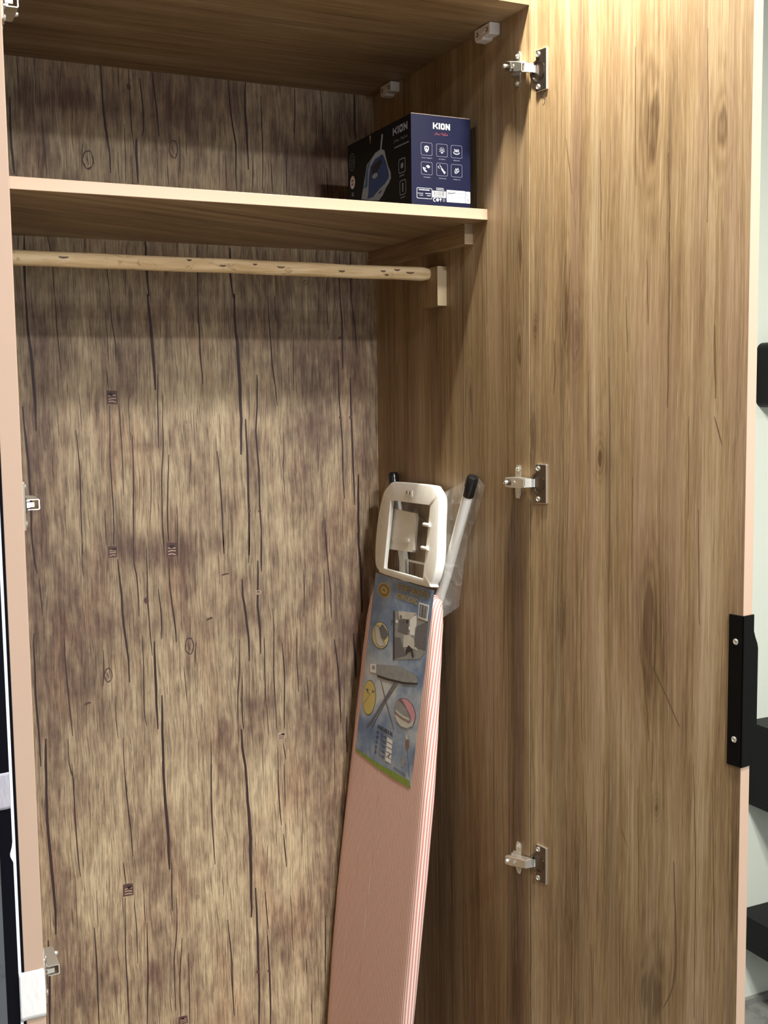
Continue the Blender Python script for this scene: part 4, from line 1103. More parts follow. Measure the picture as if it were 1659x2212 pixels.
# ------------------------------------------------------------------ white corner connectors under the top panel
def connector(y0, y1):
    bm = bmesh.new()
    z0, z1, zm = 2.1015, 2.1228, 2.1065
    yn = y0 + .0195
    prof = [(y0, zm), (y0 + .002, zm - .002), (yn, zm - .002), (yn, z0 + .004), (yn + .005, z0), (y1 - .004, z0), (y1, z0 + .004), (y1, z1 - .001), (y0, z1 - .001)]
    loft(bm, [[(-.0001, y, z) for y, z in prof], [(-.0172, y, z) for y, z in prof], [(-.0182, y + (.0008 if y < (y0 + y1) / 2 else -.0008), z + (.0008 if z < 2.112 else -.0008)) for y, z in prof]])
    loft(bm, [[(-.0178, y, z) for y, z in rrect(y0 + .0150, y0 + .0300, 2.1095, 2.1165, .002)], [(-.0192, y, z) for y, z in rrect(y0 + .0155, y0 + .0295, 2.1100, 2.1160, .002)]])
    c = W('corner_connector', bm, M_GREYPL)
    for yy in (y0 + .0085, y1 - .0085):
        bm = bmesh.new()
        loft(bm, [[(-.0181, y, z) for y, z in ell_pts(yy, 2.1125, .0036, .0036, 14)], [(-.0186, y, z) for y, z in ell_pts(yy, 2.1125, .0034, .0034, 14)]])
        tf(bm, Matrix.Translation(-ROOT))
        obj('screw_hole', bm, M_DARKMETAL, c)
        bm = bmesh.new()
        screw(bm, (-.0186, yy + .0007, 2.1130), (-1, 0, 0), .0018, .0009)
        tf(bm, Matrix.Translation(-ROOT))
        obj('screw', bm, M_CHROME, c)


connector(.0864, .1340)
connector(.4444, .4890)

# ------------------------------------------------------------------ steam-iron carton on the shelf
M_NAVY = plain('navy_card', (0.006, 0.008, 0.040), 0.42, 0, .25, var=.04)
M_BLACKCARD = plain('black_card', (0.002, 0.002, 0.003), 0.45, 0, .2, var=.05)
M_WPRINT = plain('white_print', (0.80, 0.80, 0.82), .45)
M_GPRINT = plain('grey_print', (0.24, 0.24, 0.31), .45)
M_RPRINT = plain('red_print', (0.48, 0.09, 0.10), .45)
M_BLUEPRINT = plain('iron_blue_print', (0.018, 0.050, 0.16), .45, var=.35, scale=55)
M_BLUE2 = plain('iron_light_blue_print', (0.04, 0.11, 0.24), .45, var=.3, scale=60)
M_DARKP = plain('dark_print', (0.010, 0.010, 0.016), .45)
M_GREYIRON = plain('iron_grey_print', (0.30, 0.32, 0.36), .45, var=.12)
M_KRAFT = plain('torn_card', (0.42, 0.33, 0.24), .8)
BX0, BX1, BY0, BY1, BZ = -.1268, -.0176, .15, .4025, 1.8401
ctn = thing('steam_iron_box', 'navy and black steam iron carton on the wardrobe shelf against the right side', 'carton', ((BX0 + BX1) / 2, (BY0 + BY1) / 2, BZ))
CO = Vector(ctn.location)
bm = bmesh.new()
box(bm, BX0, BX1, BY0, BY1, BZ, BZ + .1468, .0012, 2)
for f in bm.faces:
    f.material_index = 0 if f.normal.y < -.7 or f.calc_center_median().y < BY0 + .0006 else 1
tf(bm, Matrix.Translation(-CO))
bm.normal_update()
obj('carton', bm, (M_NAVY, M_BLACKCARD), ctn)
bm = bmesh.new()
box(bm, BX0 + .001, BX1 - .001, BY0 + .0004, BY0 + .004, BZ + .1464, BZ + .1476, .0004)
tf(bm, Matrix.Translation(-CO))
obj('lid_edge', bm, M_KRAFT, ctn)
fm = lambda a, b, l: (BX0 + a / 1000 - CO.x, BY0 - .0001 - .00012 * l - CO.y, b / 1000)
sm_ = lambda a, b, l: (BX0 - .0001 - .00012 * l - CO.x, BY1 - a / 1000 - CO.y, b / 1000)


def block_letters(bm, x0, x1, y0, y1, mp, lay, mi, wd):
    """the block capitals K I O N filling the rectangle"""
    w_ = x1 - x0
    h2 = wd / 2
    a, b = y0 + h2, y1 - h2
    k0, k1 = x0 + h2, x0 + w_ * .29 - h2
    flat_stroke(bm, [(k0, y0), (k0, y1)], wd, mp, lay, mi)
    flat_stroke(bm, [(k0, (a + b) / 2), (k0 + (k1 - k0) * .45, (a + b) / 2), (k1, a + h2 * .6), (k1, y0)], wd * .92, mp, lay + .25, mi)
    flat_stroke(bm, [(k0 + (k1 - k0) * .40, (a + b) / 2), (k1, b - h2 * .4), (k1, y1)], wd * .92, mp, lay + .5, mi)
    xi = x0 + w_ * .375
    flat_stroke(bm, [(xi, y0), (xi, y1)], wd, mp, lay, mi)
    o0, o1 = x0 + w_ * .455, x0 + w_ * .70
    flat_ring(bm, rrect(o0, o1, y0, y1, wd * .9, 4), rrect(o0 + wd, o1 - wd, y0 + wd, y1 - wd, wd * .25, 4), mp, lay, mi)
    n0, n1 = x0 + w_ * .74 + h2, x1 - h2
    flat_stroke(bm, [(n0, y0), (n0, y1)], wd, mp, lay, mi)
    flat_stroke(bm, [(n1, y0), (n1, y1)], wd, mp, lay, mi)
    flat_stroke(bm, [(n0, b), (n1, a)], wd * 1.05, mp, lay + .5, mi)


ARABIC = '\ufead\ufe8e\ufea8\ufe91 \ufe93\ufe8d\ufeee\ufedc\ufee3'
PM = (M_WPRINT, M_GPRINT, M_RPRINT, M_NAVY, M_DARKP)
bm = bmesh.new()
block_letters(bm, 39.7, 71.0, 125.6, 135.4, fm, 1, 0, 2.5)
obj('brand_lettering', bm, PM, ctn, recalc=False)
bm = bmesh.new()
flat_text(bm, ARABIC, 42.2, 66.8, 115.4, 121.0, fm, 1, 2)
obj('arabic_lettering', bm, PM, ctn, recalc=False)
# six pictograms
ICX, ICY = (27.9, 55.9, 82.8), (92.8, 62.5)
BMS = [bmesh.new() for k in range(6)]
for j in range(2):
    for i in range(3):
        cx, cy = ICX[i], ICY[j]
        bm = BMS[j * 3 + i]
        flat_ring(bm, rrect(cx - 10.4, cx + 10.4, cy - 10.2, cy + 10.2, 2.6), rrect(cx - 9.7, cx + 9.7, cy - 9.5, cy + 9.5, 2.2), fm, 1, 1)
        # caption: a broken line, too small to read
        x = cx - (9.5 if (i, j) == (0, 0) else 6)
        while x < cx + (9.5 if (i, j) == (0, 0) else 6):
            l_ = random.uniform(.8, 2.0)
            flat_stroke(bm, [(x, cy - 14 + random.uniform(-.2, .2)), (x + l_, cy - 14 + random.uniform(-.2, .2))], random.uniform(.8, 1.5), fm, 1, 1)
            x += l_ + .4
# shield
cx, cy = ICX[0], ICY[0]
bm = BMS[0]
sh = [(0, 5.4), (4, 4), (4, -.5), (2.4, -3.6), (0, -5.4), (-2.4, -3.6), (-4, -.5), (-4, 4)]
flat_poly(bm, [(cx + a, cy + b) for a, b in sh], fm, 1, 0)
flat_poly(bm, [(cx + a * .62, cy + b * .62) for a, b in sh], fm, 2, 3)
flat_poly(bm, [(cx - .4, cy + 2.6), (cx + 1.6, cy - 1.0), (cx + .5, cy - 2.8), (cx - 1.6, cy - 1.0)], fm, 3, 0)
# lamp with rays
cx, cy = ICX[1], ICY[0]
bm = BMS[1]
flat_ring(bm, rrect(cx - 1.9, cx + 1.9, cy - 4.6, cy + 1.2, .6), rrect(cx - 1.2, cx + 1.2, cy - 3.0, cy + .4, .4), fm, 1, 0)
for k in range(7):
    t = R(-20 + 220 * k / 6)
    flat_stroke(bm, [(cx + 2.8 * math.cos(t), cy + 2.8 * math.sin(t)), (cx + 5.4 * math.cos(t), cy + 5.4 * math.sin(t))], .55, fm, 1, 0)
# 360 degree swirl
cx, cy = ICX[2], ICY[0]
bm = BMS[2]
flat_text(bm, '360', cx - 4.6, cx + 4.6, cy - .8, cy + 4.2, fm, 1, 0, .02)
flat_stroke(bm, [(cx - 6, cy - 1), (cx - 4, cy - 3.2), (cx, cy - 4), (cx + 4, cy - 3.2), (cx + 6, cy - .8)], 1.5, fm, 1, 0, taper=True)
# hand and cloth
cx, cy = ICX[0], ICY[1]
bm = BMS[3]
flat_stroke(bm, [(cx - 6.5, cy + 1.5), (cx - 5.2, cy - 1.5), (cx - 3, cy - 4), (cx, cy - 5.2)], 2.2, fm, 1, 0)
flat_stroke(bm, [(cx - 3.6, cy + 1.2), (cx - 2, cy - 1.2)], 1.3, fm, 1, 0)
flat_poly(bm, [(cx - 1.5, cy + 3.8), (cx + 2, cy + 5.6), (cx + 6.2, cy + 3.2), (cx + 4, cy + .4), (cx + 1, cy + 1.0)], fm, 1, 0)
flat_stroke(bm, [(cx, cy + 3), (cx + 3, cy + 1.6)], .5, fm, 2, 3)
# spray
cx, cy = ICX[1], ICY[1]
bm = BMS[4]
flat_poly(bm, [(cx - 2, cy + 1.2), (cx + .2, cy + 2.2), (cx + 6.4, cy - 4.0), (cx + 4.6, cy - 7.0), (cx + 1.0, cy - 3.0)], fm, 1, 0)
flat_stroke(bm, [(cx + 2.6, cy - .6), (cx + 5, cy - 4.6)], .7, fm, 2, 3)
for a, b in ((-4, 7), (-6, 5), (-3, 4.4), (-6.4, 2.6), (-4.6, 2), (-7.4, 4.2)):
    flat_ell(bm, cx + a, cy + b, .55, .75, fm, 1, 0, n=8)
flat_stroke(bm, [(cx - 4.2, cy + 8), (cx - 3.2, cy + 5.6), (cx - .8, cy + 3.6), (cx - 1.4, cy + 1.8)], .7, fm, 1, 0)
# drops
cx, cy = ICX[2], ICY[1]
bm = BMS[5]
drop = lambda ox, oy, s: [(cx + ox + s * a, cy + oy + s * b) for a, b in ((0, 5), (1.6, 2), (2.5, -.6), (1.9, -2.6), (0, -3.5), (-1.9, -2.6), (-2.5, -.6), (-1.6, 2))]
flat_ring(bm, drop(-1.2, -1, 1.1), drop(-1.2, -1.1, .75), fm, 1, 0)
flat_ring(bm, drop(2.2, .6, .9), drop(2.2, .5, .55), fm, 2, 0)
flat_stroke(bm, [(cx - 2.6, cy - 2.6), (cx + .6, cy + .6)], .7, fm, 3, 0)
for bm in BMS:
    obj('pictogram', bm, PM, ctn, recalc=False)
# foot of the front: specification frame, bar code, marks, price sticker
bm = bmesh.new()
q = BOX_PRINT['spec']
flat_ring(bm, rrect(9.2, 37.4, 14.4, 31.4, 2.2), rrect(9.9, 36.7, 15.1, 30.7, 1.8), fm, 1, 0)
for yy, xa, xb, th in ((28.3, 13, 33, 1.7), (22.6, 11, 21, 1.0), (19.6, 14, 21, .9), (22.8, 25, 35.5, 1.2), (19.6, 28, 35.5, 1.0)):
    x = xa
    while x < xb:
        l_ = random.uniform(.7, 1.9)
        flat_stroke(bm, [(x, yy), (min(xb, x + l_), yy)], th * random.uniform(.7, 1.1), fm, 1, 0)
        x += l_ + .35
obj('specification_frame', bm, PM, ctn, recalc=False)
bm = bmesh.new()
for yy in (32.6, 30.2):
    x = 45
    while x < 58:
        l_ = random.uniform(.7, 1.9)
        flat_stroke(bm, [(x, yy), (x + l_, yy)], 1.1, fm, 1, 0)
        x += l_ + .4
flat_poly(bm, rrect(37.9, 62.6, 17.6, 28.2, .8), fm, 1, 0)
x = 41
while x < 59:
    l_ = random.choice((.3, .5, .9))
    flat_poly(bm, [(x, 20.6), (x + l_, 20.6), (x + l_, 27.3), (x, 27.3)], fm, 2, 4)
    x += l_ + random.choice((.35, .6, .9))
for x in (42, 45, 48, 51, 54, 57):
    flat_stroke(bm, [(x, 19.2), (x + 1.8, 19.2)], 1.0, fm, 2, 4)
obj('bar_code', bm, PM, ctn, recalc=False)
bm = bmesh.new()
flat_stroke(bm, [(43.2, 16.3), (40.6, 16.3), (39.4, 14), (40.6, 11.6), (43.2, 11.6)], 1.5, fm, 1, 0)
flat_stroke(bm, [(47.2, 16.3), (44.9, 14), (47.2, 11.6)], 1.4, fm, 1, 0)
flat_ell(bm, 47.0, 14.0, 2.6, 2.6, fm, 2, 0)
flat_ell(bm, 52.6, 15.2, 1.9, 1.6, fm, 1, 0)
flat_poly(bm, [(51.9, 15), (53.3, 15), (53.0, 11.4), (52.2, 11.4)], fm, 1, 0)
for b in (12.3, 14.0, 15.7):
    flat_stroke(bm, [(56.6, b), (61.0, b)], 1.1, fm, 1, 1)
obj('conformity_marks', bm, PM, ctn, recalc=False)
bm = bmesh.new()
flat_poly(bm, rrect(63.6, 98.6, 11.6, 31.0, 1.0), fm, 3, 0)
flat_poly(bm, rrect(99.1, 107.9, 11.6, 30.4, 1.0), fm, 3, 0)
for yy, xa, xb, th, mi in ((25.9, 65.5, 76, 1.6, 3), (23.6, 65.5, 73, .8, 1)):
    x = xa
    while x < xb:
        l_ = random.uniform(.7, 1.9)
        flat_stroke(bm, [(x, yy), (min(xb, x + l_), yy)], th, fm, 4, mi)
        x += l_ + .35
flat_stroke(bm, [(76.2, 26.0), (77.6, 27.8), (79.2, 27.2), (79.8, 25.2)], .9, fm, 4, 3)
for yy in (26.4, 20.6):
    x = 82
    while x < 97:
        flat_stroke(bm, [(x, yy - 1.4), (x + .5, yy + 1.2), (x + 1.2, yy - .6), (x + 1.9, yy + .5)], .6, fm, 4, 1)
        x += 2.4
for a, b in ((66, 16), (69.5, 17.4), (73, 15.6), (66, 19.5), (73.5, 19.6), (77, 17)):
    flat_stroke(bm, [(a, b), (a + 1.9, b + .6)], .45, fm, 4, 1)
flat_stroke(bm, [(101.6, 27.8), (101.4, 24.6), (103.0, 22.6), (105.2, 22.4)], .7, fm, 4, 1)
for k in range(5):
    flat_stroke(bm, [(101.4, 13.6 + k * 1.3), (105.4, 13.6 + k * 1.3)], .7, fm, 4, 1)
obj('sticker', bm, PM, ctn, recalc=False)
# the dark long side: lettering, small frames, stamps and the picture of the iron
B = BOX_PRINT
bm = bmesh.new()
k_ = B['sKION']
block_letters(bm, k_[0][0], k_[3][0] - 2, 124.5, 136.8, sm_, 1, 1, 3.8)
obj('brand_lettering', bm, PM, ctn, recalc=False)
bm = bmesh.new()
k_ = B['sar']
flat_text(bm, ARABIC, k_[0][0], k_[3][0] - 2, 111.5, 117.5, sm_, 1, 1)
k_ = B['smod']
x = k_[0][0]
while x < k_[3][0] - 2:
    l_ = random.uniform(3, 6)
    flat_stroke(bm, [(x, 104), (x + l_, 104)], 2.2, sm_, 1, 1)
    x += l_ + 1.5
obj('arabic_lettering', bm, PM, ctn, recalc=False)
for key, mid in (('sic1', 'dot'), ('sic2', 'bar')):
    bm = bmesh.new()
    a = [p[0] for p in B[key]]
    b = [p[1] for p in B[key]]
    x0, x1, y0, y1 = min(a), max(a), (b[0] + b[3]) / 2 - 0.0, 0, 
    yt, yb = (B[key][0][1] + B[key][1][1]) / 2, (B[key][2][1] + B[key][3][1]) / 2
    flat_ring(bm, rrect(x0, x1, yb, yt, 4), rrect(x0 + 1.6, x1 - 1.6, yb + 1.2, yt - 1.2, 3), sm_, 1, 1)
    cx, cy = (x0 + x1) / 2, (yt + yb) / 2
    if mid == 'dot':
        flat_ell(bm, cx, cy, 5, 4.4, sm_, 1, 1)
        flat_stroke(bm, [(cx - 2, cy + 2), (cx + 2, cy - 2)], 1, sm_, 2, 4)
    else:
        flat_poly(bm, rrect(cx - 2, cx + 2, cy - 7, cy + 7, 1), sm_, 1, 1)
    x = x0 + 3
    while x < x1 - 4:
        flat_stroke(bm, [(x, yb - 4), (x + 3, yb - 4)], 2, sm_, 1, 1)
        x += 4.5
    obj('pictogram', bm, PM, ctn, recalc=False)
bm = bmesh.new()
a = B['stamp1']
cx, cy, rx, ry = (a[2][0] + a[3][0]) / 2, (a[0][1] + a[1][1]) / 2, (a[3][0] - a[2][0]) / 2, (a[0][1] - a[1][1]) / 2
flat_ring(bm, ell_pts(cx, cy, rx, ry), ell_pts(cx, cy, rx * .88, ry * .90), sm_, 1, 1)
flat_ring(bm, ell_pts(cx, cy, rx * .66, ry * .66), ell_pts(cx, cy, rx * .58, ry * .60), sm_, 1, 1)
flat_text(bm, '23', cx - rx * .4, cx + rx * .4, cy - ry * .3, cy + ry * .3, sm_, 1, 1)
obj('round_stamp', bm, PM, ctn, recalc=False)
bm = bmesh.new()
a = B['stamp2']
cx, cy, rx, ry = (a[2][0] + a[3][0]) / 2, (a[0][1] + a[1][1]) / 2, (a[3][0] - a[2][0]) / 2, (a[0][1] - a[1][1]) / 2
flat_ell(bm, cx, cy, rx, ry, sm_, 1, 0)
for s in (-.3, .25):
    flat_stroke(bm, [(cx - rx * .4, cy + s * ry), (cx + rx * .4, cy + s * ry)], ry * .3, sm_, 2, 2)
for dy in (-19, -22.5):
    flat_stroke(bm, [(cx - rx * .4, cy + dy), (cx + rx * .4, cy + dy)], 2.4, sm_, 1, 1)
obj('round_stamp', bm, PM, ctn, recalc=False)
bm = bmesh.new()
flat_poly(bm, B['body'], sm_, 1, 0)
flat_stroke(bm, B['cord'], 5.5, sm_, 2, 0)
flat_poly(bm, B['blue'], sm_, 2, 1)
flat_poly(bm, B['blue2'], sm_, 3, 2)
flat_poly(bm, B['dark'], sm_, 3, 3)
flat_poly(bm, B['knob'], sm_, 4, 0)
flat_poly(bm, B['heel'], sm_, 4, 0)
hl = B['heel']
cx, cy = sum(p[0] for p in hl) / len(hl), sum(p[1] for p in hl) / len(hl)
flat_stroke(bm, [(cx - 2, cy - 1), (cx + 9, cy + 2)], 2.6, sm_, 5, 3)
flat_stroke(bm, B['blue'][:5], 1.0, sm_, 3, 3)
obj('iron_picture', bm, (M_GREYIRON, M_BLUEPRINT, M_BLUE2, M_DARKP), ctn, recalc=False)
bm = bmesh.new()
flat_poly(bm, B['tear'], sm_, 1, 0)
obj('tear', bm, M_KRAFT, ctn, recalc=False)

# ------------------------------------------------------------------ ironing board leaning on the right-hand side
BO, BV = Vector((-.05, 0, 1.16)), Vector((.11, 0, 1)).normalized()
BN = Vector((-1, 0, .11)).normalized()
ib = thing('ironing_board', 'folded ironing board with pink striped cover, leaning inside the wardrobe', 'ironing board', (-.15, .37, .03))
IO = Vector(ib.location)


def bp(u, v, n):
    return BO + BV * v + BN * n + Vector((0, u, 0)) - IO


# plan of the padded top (u across, v along) from the square head to the nose
far = [(.5347, -.90), (.5420, -.75), (.5440, -.62), (.5380, -.48), (.5300, -.346), (.5240, -.22), (.5190, -.12), (.5130, -.05), (.5040, -.012), (.4900, .012), (.4700, .022)]
near = [(.2560, .027), (.2430, .020), (.2350, .004), (.2300, -.022), (.2270, -.06), (.2200, -.14), (.2110, -.24), (.2060, -.33), (.2050, -.45), (.2060, -.60), (.2085, -.74), (.2120, -.90)]
nose = [(.2250, -1.00), (.2500, -1.06), (.2900, -1.10), (.3400, -1.118), (.3800, -1.120), (.4250, -1.108), (.4700, -1.07), (.5050, -1.02)]
plan = [Vector(p) for p in far + near + nose]
# subdivide the plan evenly
pl2 = []
for a, b in zip(plan, plan[1:] + plan[:1]):
    k = max(1, int((b - a).length / .025))
    pl2 += [a.lerp(b, i / k) for i in range(k)]
N_ = len(pl2)
nor = []
for i in range(N_):
    d = (pl2[(i + 1) % N_] - pl2[i - 1]).normalized()
    q = Vector((-d.y, d.x))
    nor.append(q)
cen = Vector((.37, -.5))
if (pl2[0] - cen).dot(nor[0]) < 0:
    nor = [-q for q in nor]
T_ = .0235
prof = [(-.030, .0, 0), (-.016, -.0001, 0), (-.0075, -.0010, 0), (-.0030, -.0034, 0), (-.0008, -.0068, 0), (.0002, -.0110, 0), (-.0006, -.0180, 0), (-.0024, -.0212, 0), (-.0070, -T_, 0), (-.030, -T_ - .0005, 0)]
arc = [0.0]
for (a, b, _), (c, d, _) in zip(prof, prof[1:]):
    arc.append(arc[-1] + math.hypot(c - a, d - b))
bm = bmesh.new()
sl = bm.verts.layers.float.new('stripe')
rings = []
for k, (off, n, _) in enumerate(prof):
    ring = []
    for i in range(N_):
        wob = .0007 * noise.noise((pl2[i].y * 14, k * .4, 3)) if 2 < k < 8 else 0
        p = pl2[i] + nor[i] * (off + wob)
        v = bm.verts.new(bp(p.x, p.y, n))
        base = pl2[i] + nor[i] * prof[0][0]
        v[sl] = base.x + nor[i].x * arc[k]
        ring.append(v)
    rings.append(ring)
for a, b in zip(rings, rings[1:]):
    for i in range(N_):
        bm.faces.new((a[i], a[(i + 1) % N_], b[(i + 1) % N_], b[i]))
bm.faces.new(rings[0])
bm.faces.new(rings[-1][::-1])
g = G('pink_striped_cotton')
st = g.attr('stripe', 2)
tc = g.n('ShaderNodeTexCoord', out=3)
wv = g.noise(tc, 18, 2)
fine = g.noise(tc, 900, 2)
ph = g.ma('ADD', g.ma('MULTIPLY', st, 2 * math.pi / .0056), g.ma('MULTIPLY', wv, .5))
s_ = g.rng(g.ma('SINE', ph), -.35, .35, 0, 1)
c = g.mix(s_, (.66, .285, .25), (.87, .76, .69))
c = g.mix(g.ma('MULTIPLY', fine, .35), c, g.mix(1.0, c, (.7, .66, .62), 'MULTIPLY'))
M_STRIPE = g.out(c, .85, 0, .2, s_, .0004)
cover = obj('cover', bm, M_STRIPE, ib, True)
cover['label'] = 'pink and white striped padded cover'
bmap = lambda a, b, l: bp(a, b, .0002 + .00022 * l)
bm = bmesh.new()
flat_stroke(bm, smooth_line([(.3894, -.329), (.385, -.4126), (.3880, -.5395), (.3940, -.5975), (.3964, -.6786), (.3993, -.7803)], .03, .0002), .0024, bmap, 1, 0, taper=True)
for pts in ([(.4602, -.336), (.459, -.372)], [(.446, -.336), (.444, -.36)], [(.4695, -.5704), (.4718, -.6461), (.4754, -.7604)], [(.452, -.47), (.449, -.52), (.4495, -.60)], [(.487, -.55), (.489, -.64)]):
    flat_stroke(bm, smooth_line(pts, .02, .0002), .0011, bmap, 1, 0, taper=True)
obj('crease', bm, plain('pale_crease', (.86, .66, .56), .7), ib, recalc=False)

# white plastic iron rest
out_ = [(.4479, .2102), (.4323, .2178), (.3883, .2205), (.2812, .2215), (.2620, .2171), (.2470, .2073), (.2388, .1941), (.2325, .1428), (.2275, .0977), (.2327, .0665), (.2454, .0479), (.2600, .0410), (.4314, .0401), (.4595, .0448), (.4752, .0546), (.4815, .0759), (.4843, .1096), (.481, .1524), (.4718, .1852), (.463, .1992)]
out_ = [Vector(p) for p in out_]
hole = [(.4311, .1831), (.2712, .1855), (.2745, .0531), (.4357, .052)]


def ray_to_quad(c, t):
    """where the ray from c at angle t leaves the opening"""
    d = Vector((math.cos(t), math.sin(t)))
    best = 9
    for a, b in zip(hole, hole[1:] + hole[:1]):
        a, b = Vector(a), Vector(b)
        e = b - a
        den = d.x * e.y - d.y * e.x
        if abs(den) > 1e-9:
            s = ((a.x - c.x) * e.y - (a.y - c.y) * e.x) / den
            q = ((a.x - c.x) * d.y - (a.y - c.y) * d.x) / den
            if s > 0 and -1e-6 <= q <= 1 + 1e-6:
                best = min(best, s)
    return c + d * best


def smooth_closed(P, n):
    r = []
    m = len(P)
    for i in range(m):
        a, b, c, d = P[i - 1], P[i], P[(i + 1) % m], P[(i + 2) % m]
        for k in range(n):
            t = k / n
            r.append(0.5 * ((2 * b) + (c - a) * t + (2 * a - 5 * b + 4 * c - d) * t * t + (3 * b - a - 3 * c + d) * t ** 3))
    return r


oc = smooth_closed(out_, 4)
cc = Vector((.354, .1185))
angs = [math.atan2(p.y - cc.y, p.x - cc.x) for p in oc]
corner = [math.atan2(h[1] - cc.y, h[0] - cc.x) for h in hole]
inn = []
for t in angs:
    near_c = min(corner, key=lambda c: abs(math.atan2(math.sin(t - c), math.cos(t - c))))
    q = ray_to_quad(cc, t)
    inn.append(q)
bm = bmesh.new()
sc = lambda P, f: [(cc.x + (p.x - cc.x) * f, cc.y + (p.y - cc.y) * f) for p in P]
L_ = [[bp(a, b, -.0020) for a, b in sc(inn, 1.0)], [bp(a, b, .0045) for a, b in sc(inn, 1.0)], [bp(a, b, .0052) for a, b in sc(inn, 1.008)],
      [bp(a, b, .0052) for a, b in sc(oc, .978)], [bp(a, b, .0046) for a, b in sc(oc, .990)], [bp(a, b, .0026) for a, b in sc(oc, .999)],
      [bp(a, b, -.0105) for a, b in sc(oc, 1.0)], [bp(a, b, -.0125) for a, b in sc(oc, .985)]]
loft(bm, L_ + [L_[0]], cap0=False, cap1=False)
bmesh.ops.remove_doubles(bm, verts=bm.verts, dist=1e-6)
rest = obj('iron_rest', bm, M_WHITEPL, ib, True)
rest['label'] = 'white plastic iron rest frame at the top'
bm = bmesh.new()
fp = [(.446, .1672), (.3480, .1655), (.3430, .1590), (.3426, .0980), (.3470, .0935), (.450, .0880), (.452, .12)]
loft(bm, [[bp(a, b, -.0120) for a, b in fp], [bp(a, b, -.0060) for a, b in fp]])
box_pts = [(.362, .1105), (.428, .1075), (.428, .1135), (.362, .1165)]
loft(bm, [[bp(a, b, -.0060) for a, b in box_pts], [bp(a, b, -.0036) for a, b in box_pts]])
obj('rest_plate', bm, M_WHITEPL, rest)
bm = bmesh.new()
fp = [(.2745, .1640), (.2850, .1560), (.2860, .1010), (.2740, .0880)]
loft(bm, [[bp(a, b, -.0115) for a, b in fp], [bp(a, b, -.0085) for a, b in fp]])
obj('rest_flange', bm, M_WHITEPL, rest)
for vv in (.1503, .1085):
    bm = bmesh.new()
    rows = []
    for uu, r in ((.2865, .0026), (.2840, .0034), (.2640, .0034), (.2615, .0026)):
        rows.append([bp(uu, vv + r * math.cos(t), .0068 + r * math.sin(t)) for t in [2 * math.pi * k / 12 for k in range(12)]])
    loft(bm, rows)
    obj('peg', bm, M_WHITEPL, rest, True)
bm = bmesh.new()
fp = rrect(.3432, .3688, .1952, .2076, .001, 3)
loft(bm, [[bp(a, b, .0050) for a, b in fp], [bp(a, b, .0060) for a, b in fp]])
for a in (.349, .3625):
    loft(bm, [[bp(p, q, .0060) for p, q in rrect(a - .003, a + .003, .199, .205, .001, 3)], [bp(p, q, .0063) for p, q in rrect(a - .003, a + .003, .199, .205, .001, 3)]])
obj('rest_badge', bm, M_WHITEPL, rest)
bm = bmesh.new()
for a, b in ((.3640, .202), (.3520, .2018)):
    flat_poly(bm, rrect(a - .0014, a + .0014, b - .0026, b + .0026, .0005, 2), lambda p, q, l: bp(p, q, .0064), 1, 0)
obj('badge_print', bm, M_DARKP, rest, recalc=False)

# folded legs: two white tubes with black caps, a thin wire across
M_TUBE = plain('white_enamel', (.80, .80, .77), .25, var=.02)
M_CAP = plain('black_cap', (.008, .008, .009), .18)
LEGS = (((-.0125, .1603, 1.3947), (-.0125, .2514, 1.2225), (-.030, .330, 1.05), (-.055, .36, .90)), ((-.0125, .4657, 1.3844), (-.0140, .4200, 1.2230), (-.030, .395, 1.05), (-.055, .385, .90)))
for P in LEGS:
    P = [Vector(p) for p in P]
    d = (P[0] - P[1]).normalized()
    bm = bmesh.new()
    tube(bm, [P[0] - d * .020 - IO] + [p - IO for p in P[1:]], .0092, 18)
    leg = obj('leg', bm, M_TUBE, ib, True)
    leg['label'] = 'white tube leg with a black end cap'
    bm = bmesh.new()
    tube(bm, [P[0] - d * .031 - IO, P[0] - d * .030 - IO, P[0] + d * .004 - IO, P[0] + d * .0075 - IO, P[0] + d * .009 - IO], [.0096, .0104, .0104, .0090, .0050], 18)
    obj('foot_cap', bm, M_CAP, leg, True)
bm = bmesh.new()
tube(bm, [Vector((-.0145, .418, 1.2285)) - IO, Vector((-.0150, .26, 1.2320)) - IO], .0022, 8)
obj('cross_wire', bm, M_TUBE, ib, True)

# printed paper label
LU, LV = (lambda s, t: .4799 - .2443 * s + .0235 * t), (lambda s, t: .038 - .359 * t)
lm = lambda s, t, l: bp(LU(s, t), LV(s, t), .0006 + .00022 * l + (.0022 if t < -.0 else 0))
g = G('sky_blue_label')
uvw = g.attr('label_st')
x, y, z = g.sep(uvw)
cl = g.noise(g.xyz(g.ma('MULTIPLY', x, 2.2), g.ma('MULTIPLY', y, 3.2), 2.0), 1, 5, .6, .6)
cl2 = g.noise(g.xyz(g.ma('MULTIPLY', x, 6), g.ma('MULTIPLY', y, 9), 7.0), 1, 4, .6, .4)
m = g.ma('ADD', cl, g.ma('MULTIPLY', g.ma('SUBTRACT', cl2, .5), .5))
midy = g.ma('MULTIPLY', g.rng(y, .25, .60, 0, .28), g.rng(y, .85, .62, 0, 1))
m = g.ma('ADD', m, midy)
c = g.ramp(m, [(.30, (.085, .155, .32)), (.50, (.15, .245, .43)), (.68, (.36, .44, .56)), (.85, (.60, .63, .66))])
fine = g.noise(uvw, 160, 2)
c = g.mix(g.ma('MULTIPLY', fine, .25), c, (.25, .26, .28))
M_LABEL = g.out(c, .33, 0, .5)
bm = bmesh.new()
nx_, ny_ = 10, 16
la = bm.verts.layers.float_vector.new('label_st')
gv = []
